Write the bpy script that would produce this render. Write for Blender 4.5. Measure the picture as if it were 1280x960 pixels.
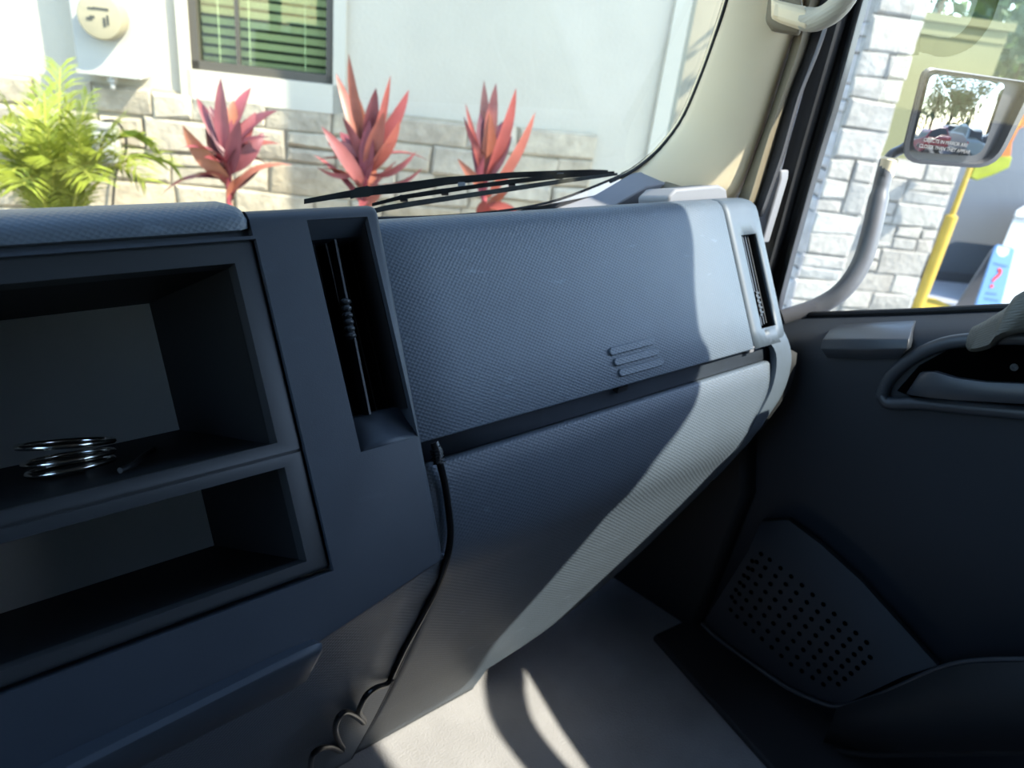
import bpy, bmesh, math, random
from mathutils import Vector, Matrix, noise
rnd = random.Random(7)
sc = bpy.context.scene
COL = sc.collection
for o in list(bpy.data.objects): bpy.data.objects.remove(o)

# ------------------------------------------------------------------ camera, sky, sun, exposure
# truck frame: X to the passenger door, Y forward, Z up.  Eye at EZ above the pavement.
EZ = 1.70
FPX = 910.0
YAW, PITCH, ROLL = math.radians(-42), math.radians(-25.5), math.radians(7.3)
_f = Vector((-math.sin(YAW)*math.cos(PITCH), math.cos(YAW)*math.cos(PITCH), math.sin(PITCH)))
_r = Vector((math.cos(YAW), math.sin(YAW), 0)); _u = _r.cross(_f)
CR = _r*math.cos(ROLL)+_u*math.sin(ROLL); CU = -_r*math.sin(ROLL)+_u*math.cos(ROLL)
cam_d = bpy.data.cameras.new('camera'); cam = bpy.data.objects.new('camera', cam_d); COL.objects.link(cam)
cam_d.sensor_width = 36; cam_d.lens = 36*FPX/1280; cam_d.clip_start = .02; cam_d.clip_end = 400
M = Matrix((CR, CU, -_f)).transposed().to_4x4(); M.translation = (0, 0, EZ); cam.matrix_world = M
cam_d.dof.use_dof = True; cam_d.dof.focus_distance = .66; cam_d.dof.aperture_fstop = 7.0
sc.camera = cam

SUN = Vector((1, -2.2, 2.45)).normalized()          # towards the sun
sd = bpy.data.lights.new('sun', 'SUN'); so = bpy.data.objects.new('sun', sd); COL.objects.link(so)
sd.energy = 14.5; sd.angle = math.radians(.5); sd.color = (1, .96, .88)
so.rotation_euler = SUN.to_track_quat('Z', 'Y').to_euler(); so.location = (3, -6, 8)

wd = bpy.data.worlds.new('sky'); sc.world = wd; wd.use_nodes = True
nt = wd.node_tree; bgn = nt.nodes['Background']
sky = nt.nodes.new('ShaderNodeTexSky'); sky.sky_type = 'NISHITA'; sky.sun_disc = False
sky.sun_elevation = math.asin(SUN.z); sky.sun_rotation = math.atan2(SUN.x, SUN.y)
sky.air_density = 1.0; sky.dust_density = .4; sky.ozone_density = 2.5
nt.links.new(sky.outputs[0], bgn.inputs[0]); bgn.inputs[1].default_value = 1.2

sc.view_settings.view_transform = 'Standard'; sc.view_settings.look = 'None'
sc.view_settings.gamma = 1; sc.view_settings.use_curve_mapping = False
sc.view_settings.exposure = 0.0

# ------------------------------------------------------------------ helpers
def ray(px, py): return _f+CR*((px-640)/FPX)-CU*((py-480)/FPX)
def hit(px, py, n, d):
    """pixel -> point on the plane n.p = d (eye-relative coordinates: Z measured from the eye)"""
    r = ray(px, py); return r*(d/Vector(n).dot(r))
def onX(px, py, x): return hit(px, py, (1, 0, 0), x)
def onY(px, py, y): return hit(px, py, (0, 1, 0), y)
def onZ(px, py, z): return hit(px, py, (0, 0, 1), z)
CG = .6345                                           # dash face plane: Y - .6 Z = CG
NG = Vector((0, -.8575, .5145)); EG = Vector((0, .5145, .8575))
def onG(px, py, off=0.): return hit(px, py, (0, 1, -.6), CG-off/.8575)
def T(x, z, off=0.): return Vector((x, CG-off/.8575+.6*z, z))

def TN(x, z, o_): return T(x, z, .0167)+NG*(o_-.0167)     # measured along the face normal

class MB:
    def __init__(s): s.v = []; s.f = []
    def add(s, vs, fs):
        b = len(s.v); s.v += [Vector(v) for v in vs]; s.f += [tuple(b+i for i in f) for f in fs]; return s
    def loft(s, rows, closed=False, caps=False):
        n = len(rows[0]); fs = []
        for i in range(len(rows)-1):
            for j in range(n if closed else n-1):
                k = (j+1) % n; fs.append((i*n+j, i*n+k, (i+1)*n+k, (i+1)*n+j))
        if caps: fs += [tuple(range(n))[::-1], tuple((len(rows)-1)*n+j for j in range(n))]
        return s.add([p for r in rows for p in r], fs)
    def prism(s, pts, ext):
        e = Vector(ext); p = [Vector(q) for q in pts]
        return s.loft([p, [q+e for q in p]], True, True)
    def box(s, c, ax, ay, az):
        c = Vector(c); ax, ay, az = Vector(ax), Vector(ay), Vector(az)
        return s.prism([c-ax-ay-az, c+ax-ay-az, c+ax+ay-az, c-ax+ay-az], az*2)
    def bx(s, x0, x1, y0, y1, z0, z1):
        return s.box(((x0+x1)/2, (y0+y1)/2, (z0+z1)/2), (abs(x1-x0)/2, 0, 0), (0, abs(y1-y0)/2, 0), (0, 0, abs(z1-z0)/2))
    def tbox(s, x0, x1, z0, z1, o0, o1, ref=None):  # box on the tilted dash face; heights hold at offset ref
        if ref is None: ref = o1
        a = [T(x_, z_, ref)+NG*(o1-ref) for x_, z_ in ((x0, z0), (x1, z0), (x1, z1), (x0, z1))]
        return s.prism(a, NG*(o0-o1))
    def cbox(s, x0, x1, z0, z1, o0=-.2, of=.0167):   # cutter through the fascia
        a = [T(x0, z0, of)+NG*.04, T(x1, z0, of)+NG*.04, T(x1, z1, of)+NG*.04, T(x0, z1, of)+NG*.04]
        return s.prism(a, NG*(o0-of-.04))
    def tube(s, pts, r, n=10, caps=True):
        p = [Vector(q) for q in pts]; rows = []; up = None
        for i, q in enumerate(p):
            t = (p[min(i+1, len(p)-1)]-p[max(i-1, 0)]).normalized()
            if up is None: up = t.orthogonal().normalized()
            up = (up-t*up.dot(t)); up = up.normalized() if up.length > 1e-6 else t.orthogonal().normalized()
            w = t.cross(up); rr = r[i] if isinstance(r, (list, tuple)) else r
            rows.append([q+(up*math.cos(a)+w*math.sin(a))*rr for a in [2*math.pi*k/n for k in range(n)]])
        return s.loft(rows, True, caps)
    def lathe(s, c, ax, prof, n=20):                 # prof: (radius, distance along axis)
        ax = Vector(ax).normalized(); u = ax.orthogonal().normalized(); w = ax.cross(u); c = Vector(c)
        return s.loft([[c+ax*h+(u*math.cos(a)+w*math.sin(a))*r for a in [2*math.pi*k/n for k in range(n)]] for r, h in prof], True, True)
    def build(s, name, mat, parent=None, smooth=30, bevel=0, seg=2, solid=0, sub=0, off=-1):
        me = bpy.data.meshes.new(name)
        loc = parent['_base'] if parent is not None and '_base' in parent else None
        me.from_pydata([v+Vector((0, 0, EZ)) for v in s.v], [], s.f)
        bm = bmesh.new(); bm.from_mesh(me)
        bmesh.ops.remove_doubles(bm, verts=bm.verts, dist=1e-6)
        bmesh.ops.recalc_face_normals(bm, faces=bm.faces); bm.to_mesh(me); bm.free()
        o = bpy.data.objects.new(name, me); COL.objects.link(o)
        me.materials.append(mat)
        if smooth:
            me.shade_smooth()
            me.set_sharp_from_angle(angle=math.radians(smooth))
        if sub: m = o.modifiers.new('sub', 'SUBSURF'); m.levels = m.render_levels = sub
        if solid: m = o.modifiers.new('solid', 'SOLIDIFY'); m.thickness = solid; m.offset = off
        if bevel: m = o.modifiers.new('bevel', 'BEVEL'); m.width = bevel; m.segments = seg; m.limit_method = 'ANGLE'; m.angle_limit = math.radians(35); m.harden_normals = False
        if parent is not None: adopt(o, parent)
        return o
def world_of(o):
    m = o.matrix_basis.copy()
    return world_of(o.parent)@o.matrix_parent_inverse@m if o.parent else m
def adopt(o, p): o.parent = p; o.matrix_parent_inverse = world_of(p).inverted()
def tag(o, label=None, cat=None, group=None, kind=None):
    for k, v in (('label', label), ('category', cat), ('group', group), ('kind', kind)):
        if v: o[k] = v
    return o
def thing(name, base, label=None, cat=None, group=None, kind=None):
    o = bpy.data.objects.new(name, None); COL.objects.link(o); o.empty_display_size = .05
    o.location = Vector(base)+Vector((0, 0, EZ)); return tag(o, label, cat, group, kind)
def cut(o, cutters):
    for c in cutters:
        m = o.modifiers.new('cut', 'BOOLEAN'); m.object = c; m.solver = 'EXACT'; m.operation = 'DIFFERENCE'
    dg = bpy.context.evaluated_depsgraph_get(); dg.update()
    me = bpy.data.meshes.new_from_object(o.evaluated_get(dg)); o.modifiers.clear(); o.data = me
    me.shade_smooth(); me.set_sharp_from_angle(angle=math.radians(30))
    for c in cutters: bpy.data.objects.remove(c)
def text_mesh(name, body, mat, parent, origin, xdir, ydir, size, align='CENTER'):
    cu = bpy.data.curves.new(name, 'FONT'); cu.body = body; cu.size = size; cu.align_x = align; cu.align_y = 'CENTER'; cu.extrude = size*.01
    t = bpy.data.objects.new(name, cu); COL.objects.link(t)
    dg = bpy.context.evaluated_depsgraph_get(); dg.update()
    me = bpy.data.meshes.new_from_object(t.evaluated_get(dg)); bpy.data.objects.remove(t)
    x = Vector(xdir).normalized(); z = x.cross(Vector(ydir)).normalized(); y = z.cross(x)
    m = Matrix((x, y, z)).transposed().to_4x4(); m.translation = Vector(origin)+Vector((0, 0, EZ))
    me.transform(m); me.materials.clear(); me.materials.append(mat)
    o = bpy.data.objects.new(name, me); COL.objects.link(o); adopt(o, parent); return o
def smoothline(pts, n=6):
    """Catmull-Rom through points"""
    p = [Vector(q) for q in pts]; p = [p[0]*2-p[1]]+p+[p[-1]*2-p[-2]]; out = []
    for i in range(1, len(p)-2):
        for k in range(n):
            t = k/n; a, b, c, d = p[i-1:i+3]
            out.append(.5*((2*b)+(c-a)*t+(2*a-5*b+4*c-d)*t*t+(3*b-a-3*c+d)*t**3))
    return out+[p[-2]]
def interp(tab, x):
    if x <= tab[0][0]: return tab[0][1]
    for (a, b), (c, d) in zip(tab, tab[1:]):
        if x <= c: return b+(d-b)*(x-a)/(c-a)
    return tab[-1][1]

# ------------------------------------------------------------------ materials
def mat(name, col, rough=.6, spec=.5, var=0., vscale=8., bump=0., bscale=200., metal=0., grain=None, coat=0., trans=0., dist=.001, objrand=None, scratches=0):
    m = bpy.data.materials.new(name); m.use_nodes = True; n = m.node_tree.nodes; l = m.node_tree.links
    b = n['Principled BSDF']; b.inputs['Roughness'].default_value = rough; b.inputs['Specular IOR Level'].default_value = spec
    b.inputs['Metallic'].default_value = metal; b.inputs['Coat Weight'].default_value = coat
    c4 = (*col, 1); b.inputs['Base Color'].default_value = c4
    tc = n.new('ShaderNodeTexCoord')
    src = None
    if objrand:
        oi = n.new('ShaderNodeObjectInfo'); rp = n.new('ShaderNodeValToRGB'); rp.color_ramp.elements[0].color = (*objrand[0], 1); rp.color_ramp.elements[1].color = (*objrand[-1], 1)
        for i, c in enumerate(objrand[1:-1]): e = rp.color_ramp.elements.new((i+1)/(len(objrand)-1)); e.color = (*c, 1)
        l.new(oi.outputs['Random'], rp.inputs[0]); src = rp.outputs[0]; l.new(src, b.inputs['Base Color'])
    if var:
        nz = n.new('ShaderNodeTexNoise'); nz.inputs['Scale'].default_value = vscale; nz.inputs['Detail'].default_value = 4; l.new(tc.outputs['Object'], nz.inputs['Vector'])
        mx = n.new('ShaderNodeMix'); mx.data_type = 'RGBA'; mx.blend_type = 'MULTIPLY'; mx.inputs[0].default_value = 1
        rp = n.new('ShaderNodeValToRGB'); rp.color_ramp.elements[0].color = (1-var,)*3+(1,); rp.color_ramp.elements[1].color = (1+var*.5,)*3+(1,)
        rp.color_ramp.elements[0].position = .3; rp.color_ramp.elements[1].position = .7
        l.new(nz.outputs[0], rp.inputs[0]); mx.inputs[6].default_value = c4
        if src: l.new(src, mx.inputs[6])
        l.new(rp.outputs[0], mx.inputs[7]); src = mx.outputs[2]; l.new(src, b.inputs['Base Color'])
    if scratches:
        mp = n.new('ShaderNodeMapping'); mp.inputs['Rotation'].default_value = (0, 0, .9); mp.inputs['Scale'].default_value = (14, 90, 14)
        l.new(tc.outputs['Object'], mp.inputs[0]); nz = n.new('ShaderNodeTexNoise'); nz.inputs['Scale'].default_value = 2; nz.inputs['Detail'].default_value = 6; l.new(mp.outputs[0], nz.inputs['Vector'])
        rp = n.new('ShaderNodeValToRGB'); rp.color_ramp.elements[0].position = .655; rp.color_ramp.elements[1].position = .72; l.new(nz.outputs[0], rp.inputs[0])
        ml = n.new('ShaderNodeMath'); ml.operation = 'MULTIPLY'; ml.inputs[1].default_value = scratches; l.new(rp.outputs[0], ml.inputs[0])
        mx = n.new('ShaderNodeMix'); mx.data_type = 'RGBA'; l.new(ml.outputs[0], mx.inputs[0]); mx.inputs[6].default_value = c4
        if src: l.new(src, mx.inputs[6])
        mx.inputs[7].default_value = (min(1, col[0]*2.2), min(1, col[1]*2.2), min(1, col[2]*2.2), 1); src = mx.outputs[2]; l.new(src, b.inputs['Base Color'])
    if grain:                                         # moulded dimple grain of the dash plastic
        mp = n.new('ShaderNodeMapping'); mp.inputs['Rotation'].default_value = (-math.radians(59.04), 0, 0); l.new(tc.outputs['Object'], mp.inputs[0])
        mp2 = n.new('ShaderNodeMapping'); mp2.inputs['Rotation'].default_value = (0, 0, .6); mp2.inputs['Scale'].default_value = (1, 1.3, 0); l.new(mp.outputs[0], mp2.inputs[0])
        vo = n.new('ShaderNodeTexVoronoi'); vo.voronoi_dimensions = '2D'; vo.inputs['Scale'].default_value = grain; vo.inputs['Randomness'].default_value = .12; l.new(mp2.outputs[0], vo.inputs['Vector'])
        bp = n.new('ShaderNodeBump'); bp.inputs['Strength'].default_value = .55; bp.inputs['Distance'].default_value = .0009; l.new(vo.outputs['Distance'], bp.inputs['Height']); l.new(bp.outputs[0], b.inputs['Normal'])
    elif bump:
        nz = n.new('ShaderNodeTexNoise'); nz.inputs['Scale'].default_value = bscale; nz.inputs['Detail'].default_value = 3; l.new(tc.outputs['Object'], nz.inputs['Vector'])
        bp = n.new('ShaderNodeBump'); bp.inputs['Strength'].default_value = bump; bp.inputs['Distance'].default_value = dist; l.new(nz.outputs[0], bp.inputs['Height']); l.new(bp.outputs[0], b.inputs['Normal'])
    if trans: b.inputs['Transmission Weight'].default_value = trans
    return m
def glass(name, tint, refl=1.0):
    m = bpy.data.materials.new(name); m.use_nodes = True; n = m.node_tree.nodes; l = m.node_tree.links; n.clear()
    out = n.new('ShaderNodeOutputMaterial'); tr = n.new('ShaderNodeBsdfTransparent'); tr.inputs[0].default_value = (*tint, 1)
    gl = n.new('ShaderNodeBsdfGlossy'); gl.inputs['Roughness'].default_value = .02
    fr = n.new('ShaderNodeLayerWeight'); fr.inputs[0].default_value = .5       # Schlick curve, same from both sides of the thin pane
    pw = n.new('ShaderNodeMath'); pw.operation = 'POWER'; pw.inputs[1].default_value = 5; l.new(fr.outputs['Facing'], pw.inputs[0])
    ml = n.new('ShaderNodeMath'); ml.operation = 'MULTIPLY_ADD'; ml.inputs[1].default_value = .93*refl; ml.inputs[2].default_value = .07*refl; l.new(pw.outputs[0], ml.inputs[0])
    mx = n.new('ShaderNodeMixShader'); l.new(ml.outputs[0], mx.inputs[0]); l.new(tr.outputs[0], mx.inputs[1]); l.new(gl.outputs[0], mx.inputs[2]); l.new(mx.outputs[0], out.inputs[0])
    return m
DASH = (.085, .108, .135)
m_bush = mat('hedge_leaf', (.06, .085, .03), .6, .3, .35, 5)
m_dash = mat('dash_grain_plastic', DASH, .5, .5, .06, 20, grain=260, scratches=.25)
m_dashs = mat('dash_smooth_plastic', (.082, .105, .13), .5, .45, .06, 30, bump=.12, bscale=900, dist=.0006)
m_fascia = mat('fascia_plastic', (.034, .042, .054), .5, .4, .08, 25, bump=.15, bscale=1100, dist=.0006, scratches=.08)
m_bezel = mat('bezel_plastic', (.026, .029, .032), .42, .45, .05, 20)
m_bin = mat('bin_plastic', (.008, .009, .010), .6, .3, .06, 12, bump=.1, bscale=600)
m_binback = mat('bin_back_plastic', (.52, .50, .44), .7, .3, .06, 12)
m_black = mat('black_plastic', (.012, .012, .013), .4, .5)
m_vent = mat('vent_black_plastic', (.012, .012, .013), .45, .35)
m_hole = mat('grille_hole_black', (.001, .001, .001), .9, .0)
m_rubber = mat('black_rubber', (.014, .014, .015), .65, .3, bump=.2, bscale=500)
m_wire = mat('cable_jacket', (.004, .004, .0045), .35, .4)
m_chrome = mat('polished_metal', (.75, .72, .66), .18, .5, metal=1)
m_pillar = mat('beige_trim_plastic', (.84, .69, .46), .65, .3, .04, 10, bump=.1, bscale=700)
m_pillar2 = mat('taupe_trim_plastic', (.20, .165, .11), .6, .3, .05, 12)
m_grip = mat('grab_grip_vinyl', (.50, .45, .35), .6, .35, grain=230)
m_seal = mat('pillar_seal', (.05, .048, .05), .75, .2, bump=.5, bscale=500)
m_lgrey = mat('light_grey_plastic', (.22, .22, .235), .55, .4)
m_door = mat('door_plastic', (.016, .020, .026), .6, .35, .08, 9, bump=.12, bscale=500)
m_doord = mat('door_dark_plastic', (.011, .013, .015), .6, .35, .06, 9)
m_handle = mat('handle_plastic', (.026, .031, .038), .42, .5)
m_armvinyl = mat('armrest_vinyl', (.085, .085, .075), .5, .4, grain=330)
m_floor = mat('cab_floor_mat', (.34, .325, .32), .8, .2, .12, 14, bump=.5, bscale=350, dist=.002)
m_sill = mat('sill_plate_rubber', (.03, .03, .032), .7, .3, .1, 12)
m_shell = mat('cab_liner', (.05, .05, .05), .8, .2)
m_shelld = mat('cab_dark_liner', (.02, .021, .023), .8, .2)
m_paint = mat('truck_white_paint', (.7, .7, .7), .3, .5, coat=.3)
m_ws = glass('windshield_glass', (.78, .78, .68), .6)
m_dg = glass('door_glass', (.84, .86, .82), .7)
m_hg = glass('house_window_glass', (.85, .90, .80), .9)
m_mirror = mat('mirror_silver', (.30, .32, .33), .02, .5, metal=1)
m_mhouse = mat('mirror_housing_plastic', (.05, .05, .055), .4, .5)
m_armgrey = mat('arm_grey_paint', (.10, .10, .11), .4, .5)
m_mtext = mat('mirror_etched_text', (.22, .21, .20), .6)
m_stucco = mat('stucco_white', (.52, .475, .385), .9, .1, .05, 3, bump=.35, bscale=55, dist=.006)
m_trimw = mat('window_surround_stucco', (.54, .50, .41), .9, .1, bump=.25, bscale=60, dist=.004)
m_mortar = mat('stone_mortar', (.42, .365, .27), .95, .05, .15, 20)
STC = [(.48, .415, .305), (.42, .35, .25), (.50, .44, .34), (.44, .38, .285), (.49, .42, .31)]
m_stone = mat('cream_ledgestone', (.5, .45, .36), .9, .1, .22, 14, bump=.8, bscale=26, dist=.012, objrand=STC)
STW = [(.335, .315, .28), (.29, .265, .23), (.35, .335, .30), (.31, .28, .24), (.345, .33, .30)]
m_stonew = mat('white_ledgestone', (.6, .58, .54), .9, .1, .18, 14, bump=.8, bscale=26, dist=.012, objrand=STW)
m_mortarw = mat('pale_mortar', (.28, .26, .23), .95, .05, .15, 20)
m_metalbox = mat('meter_box_paint', (.46, .445, .40), .5, .4, .04, 6)
m_meter = mat('meter_cover', (.36, .31, .20), .35, .5, .08, 20)
m_ink = mat('dark_print', (.06, .06, .05), .6)
m_bronze = mat('bronze_window_frame', (.085, .075, .06), .5, .4)
m_blind = mat('blind_slat', (.80, .82, .64), .6, .3)
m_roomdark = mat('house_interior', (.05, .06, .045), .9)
m_pave = mat('pavement', (.26, .26, .27), .9, .1, .15, 2, bump=.4, bscale=80, dist=.004)
m_soil = mat('mulch', (.16, .11, .07), .95, .05, .4, 20, bump=1, bscale=40, dist=.02)
m_olive = mat('olive_stucco', (.17, .165, .085), .9, .1, .06, 3, bump=.3, bscale=60, dist=.005)
m_beige = mat('beige_stucco', (.33, .30, .23), .9, .1, .08, 2, bump=.3, bscale=60, dist=.005)
m_yellow = mat('yellow_paint', (.42, .27, .03), .5, .4, .1, 10)
m_lime = mat('lime_cloth', (.22, .24, .02), .7, .2, .15, 12)
m_orange = mat('orange_cloth', (.40, .12, .03), .7, .2, .15, 12)
m_blue = mat('blue_sign_plastic', (.10, .20, .36), .45, .4, .06, 6)
m_red = mat('red_print', (.5, .03, .03), .5)
m_whitep = mat('white_paint', (.46, .46, .44), .45, .4, .03, 4)
m_bark = mat('tree_bark', (.12, .085, .055), .9, .1, .3, 12, bump=.8, bscale=30, dist=.01)
m_leafg = mat('tree_leaf', (.10, .15, .04), .6, .3, .35, 3)
m_palm = mat('palm_leaflet', (.25, .29, .035), .5, .4, .25, 6)
m_palmst = mat('palm_stalk', (.36, .36, .06), .5, .4)
m_ti = mat('cordyline_leaf', (.4, .08, .07), .42, .5, .22, 10, objrand=[(.13, .04, .055), (.30, .06, .055), (.36, .14, .08), (.20, .045, .065), (.32, .085, .09)])
m_tis = mat('cordyline_stem', (.36, .07, .08), .6, .3, .2, 30)

# ------------------------------------------------------------------ the setting: cab shell
FZ = -.90                                             # cab floor below the eye
DX = .93                                              # inner face of the passenger door
o = MB().bx(-.98, 1.0, -1.15, .80, FZ-.05, FZ).build('floor', m_floor); tag(o, kind='structure', label='dark textured cab floor mat in the footwell')
o = MB().bx(-.98, 1.0, -1.15, .50, .80, .86).build('ceiling', m_shell, bevel=.01); tag(o, kind='structure', label='cab roof lining above the seats')
o = MB().bx(-.98, 1.0, -1.2, -1.15, FZ, .86).build('wall_rear', m_shell); tag(o, kind='structure', label='rear wall of the cab')
o = MB().bx(-.98, 1.0, .80, .86, FZ-.05, -.32).build('wall_front', m_shelld); tag(o, kind='structure', label='dark bulkhead below the windshield')
o = MB().bx(-1.02, -.97, -1.15, .80, FZ, -.24).bx(-1.02, -.97, -1.15, -.15, -.24, .82).bx(-1.02, -.97, -.15, .50, .36, .82).bx(-1.02, -.97, .48, .60, -.24, .82)
o = o.build('wall_left', m_shelld); tag(o, kind='structure', label='driver side wall of the cab with its window opening')
# header above the windshield
o = MB().bx(-.97, .99, .44, .54, .70, .86).build('trim_2', m_shell, bevel=.01); tag(o, kind='structure', label='header trim above the windshield')

# windshield: raked plane Y = .70 - .26 (Z+.20)
WN, WD = (0, 1, .26), .70-.26*.20
def onW(px, py): return hit(px, py, WN, WD)
def W(x, z): return Vector((x, .70-.26*(z+.20), z))
wcorner = [onW(*p) for p in [(470, 273), (560, 270), (640, 262), (700, 249), (760, 226), (785, 214), (806, 199), (826, 180), (850, 147), (872, 97), (890, 47), (906, -3), (922, -60), (945, -150), (985, -300), (1015, -420)]]
w1 = thing('window_1', (0, .7, -.25), 'raked windshield glass with thin black rubber edge', None, None, 'structure')
poly = [W(-.9, wcorner[0].z-.01)]+[p+Vector((0, 0, 0)) for p in wcorner]+[W(wcorner[-1].x, .74), W(-.9, .74)]
MB().add(poly, [tuple(range(len(poly)))]).build('glass', m_ws, w1, smooth=0)
MB().tube([W(-.9, wcorner[0].z)]+smoothline(wcorner, 4), .0018, 8).build('rubber_seal', m_rubber, w1)

MB().tube([p+Vector((-.002, -.006, 0)) for p in smoothline(wcorner[4:], 5)], .0024, 8).build('corner_seal', m_rubber, w1)
# A-pillar trim as strips between long lines
def strip(lines, n=8): 
    rows = []
    for L in lines:
        pts = smoothline(L, 5); k = len(pts)-1
        rows.append([pts[min(k, int(round(i*k/n)))] if k >= n else pts[i] for i in range(n+1)] if False else resample(pts, n))
    return rows
def resample(pts, n):
    d = [0]
    for a, b in zip(pts, pts[1:]): d.append(d[-1]+(b-a).length)
    out = []
    for i in range(n+1):
        s = d[-1]*i/n; j = 0
        while j < len(d)-2 and d[j+1] < s: j += 1
        out.append(pts[j].lerp(pts[j+1], (s-d[j])/max(1e-9, d[j+1]-d[j])))
    return out
t1 = thing('trim_1', (.85, .62, -.2), 'beige moulded trim of the windshield pillar', None, None, 'structure')
La = [onW(*q) for q in ((772, 222), (790, 212), (808, 198), (828, 178), (851, 146), (872, 98), (890, 48), (906, -2), (945, -150), (985, -300), (1015, -420))]
la2 = [p+Vector((.0, .03, 0)) for p in La]
def Xl(pts, x): return [onX(px, py, x) for px, py in pts]
_pb = [(872, 272), (896, 262), (914, 246), (926, 222), (944, 172), (964, 110), (984, 50), (1003, -5), (1045, -150), (1090, -300), (1125, -420)]
Lb = Xl(_pb, .885); Lb2 = Xl([(px+4, py) for px, py in _pb], .90)
_ra, _rb = resample(smoothline(La, 6), 40), resample(smoothline(Lb, 6), 40)
Lm = lambda k, bulge: [a_*(1-k)+b_*k+Vector((-.010, -.012, 0))*bulge for a_, b_ in zip(_ra, _rb)]
MB().loft([_ra, Lm(.12, .55), Lm(.3, .9), Lm(.5, 1), Lm(.7, .85), Lm(.88, .5), _rb, resample(smoothline(Lb2, 6), 40)]).build('pillar_face', m_pillar, t1, smooth=60, solid=.003)
Lc0 = Xl([(918, 262), (926, 245), (956, 165), (972, 120), (990, 62), (1005, 5), (1030, -100)], .895)
Lc1 = Xl([(930, 262), (938, 245), (958, 180), (978, 120), (998, 62), (1012, 5), (1040, -100)], .888)
Lc2 = Xl([(940, 262), (947, 245), (964, 190), (984, 120), (1006, 62), (1022, 5), (1050, -100)], .905)
MB().loft(strip([Lc0, Lc1, Lc2], 24)).build('pillar_ridge', m_pillar2, t1, smooth=60, solid=.003)
Ld = Xl([(938, 270), (947, 245), (964, 190), (984, 120), (1006, 62), (1022, 5), (1050, -100)], .908)
Ld2 = Xl([(948, 270), (957, 245), (976, 190), (996, 120), (1018, 62), (1036, 5), (1064, -100)], .906)
Ld3 = Xl([(950, 270), (959, 245), (978, 190), (998, 120), (1021, 62), (1039, 5), (1067, -100)], .94)
MB().loft(strip([Ld, Ld2, Ld3], 20)).build('door_seal', m_seal, t1, smooth=60, solid=.004)
# outer pillar body (keeps daylight out behind the trim)
ob = strip([[p+Vector((.035, .012, 0)) for p in La[2:]], Xl([(955, 280), (965, 245), (985, 190), (1004, 120), (1026, 62), (1046, 5), (1074, -100), (1130, -290)], 1.02)], 20)
MB().loft(ob)  .build('outer_pillar', m_paint, t1, smooth=60, solid=.006)

# ------------------------------------------------------------------ dashboard
dash = thing('dashboard', (.4, .6, FZ), 'dark grey grained plastic truck dashboard with storage bins, air vents and glove box', 'dashboard')
PF = [(.715, -.205), (.66, -.189), (.61, -.174), (.575, -.1635), (.556, -.1590), (.546, -.1590), (.539, -.1625), (.533, -.1692), (.52, None), (.50, None), (.47, None), (.4425, -.3200)]
PF = [(y, z if z is not None else (y-CG)/.6) for y, z in PF]
def pnorm(i):
    a = PF[max(0, i-1)]; b = PF[min(len(PF)-1, i+1)]; t = Vector((0, b[0]-a[0], b[1]-a[1])).normalized()
    return Vector((0, t.z, -t.y))                      # outwards (rear / up)
def dpt(x, i, off=0.):
    y, z = PF[i]; p = Vector((x, y, z)); n = pnorm(i)
    if n.dot(Vector((0, -.5, .8))) < 0: n = -n
    e = max(0., min(1., (x-.855)/.042)); d = .030*(1-math.sqrt(max(0, 1-e*e)))
    return p+n*(off-d)
NP = len(PF)
xs_l = [.285, .317, .36, .42, .5, .58, .66, .74, .7985]
# pad between the glass and the lid
MB().loft([[dpt(x, i)+Vector((0, 0, -.03 if x < .28 else 0)) for x in [-.8, .27]+xs_l+[.805]] for i in range(0, 4)]).build('top_pad', m_dash, dash, smooth=60, solid=.006)
lid = MB().loft([[dpt(x, i) for x in [.300]+xs_l[2:]] for i in range(3, NP)]).build('glove_box_lid', m_dash, dash, smooth=60, solid=.012, bevel=.0015)
for a, b in (((765, 439.5), (814, 426.5)), ((771, 452.5), (820, 439.5)), ((777, 466), (826, 452.5))):
    p, q = onG(*a, .0015), onG(*b, .0015)
    d = (q-p).normalized(); w = NG.cross(d)
    m = MB(); rows = []
    for k in range(9):
        a_ = math.pi*k/8; rows.append((math.cos(a_), math.sin(a_)))
    ol = [p+w*.0042*c_-d*.0042*s_ for c_, s_ in rows]+[q-w*.0042*c_+d*.0042*s_ for c_, s_ in rows]
    m.prism([v-NG*.003 for v in ol], NG*.0042).build('grip_rib', m_dash, lid, bevel=.0008)
# right end cap with the window demister vent
VX0, VX1 = .823, .857
xs_e = [.7992, .812, VX0, .832, .840, .849, VX1, .866, .874, .881, .887, .892, .8955, .897]
zv0, zv1 = -.196, -.301
PFs = PF[:]
PF = PF[:8]+[((CG+.6*z), z) for z in (-.182, zv0, -.215, -.235, -.255, -.275, zv1, -.3205)]
m = MB(); rows = [[dpt(x, i) for x in xs_e] for i in range(len(PF))]
n = len(xs_e); flat = [p for r in rows for p in r]; fs = []
for i in range(len(PF)-1):
    for j in range(n-1):
        if 2 <= j < 6 and 9 <= i < 14: continue
        fs.append((i*n+j, i*n+j+1, (i+1)*n+j+1, (i+1)*n+j))
m.add(flat, fs).build('end_cap', m_dashs, dash, smooth=60, solid=.004)
sv = MB()
for (x0, x1, z0, z1) in ((VX0-.002, VX0, zv1, zv0), (VX1, VX1+.002, zv1, zv0), (VX0, VX1, zv0, zv0+.002), (VX0, VX1, zv1-.002, zv1)): sv.tbox(x0, x1, z0, z1, -.045, -.0005)
sv.tbox(VX0, VX1, zv1, zv0, -.047, -.044)
sv = sv.build('side_vent', m_vent, dash)
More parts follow.
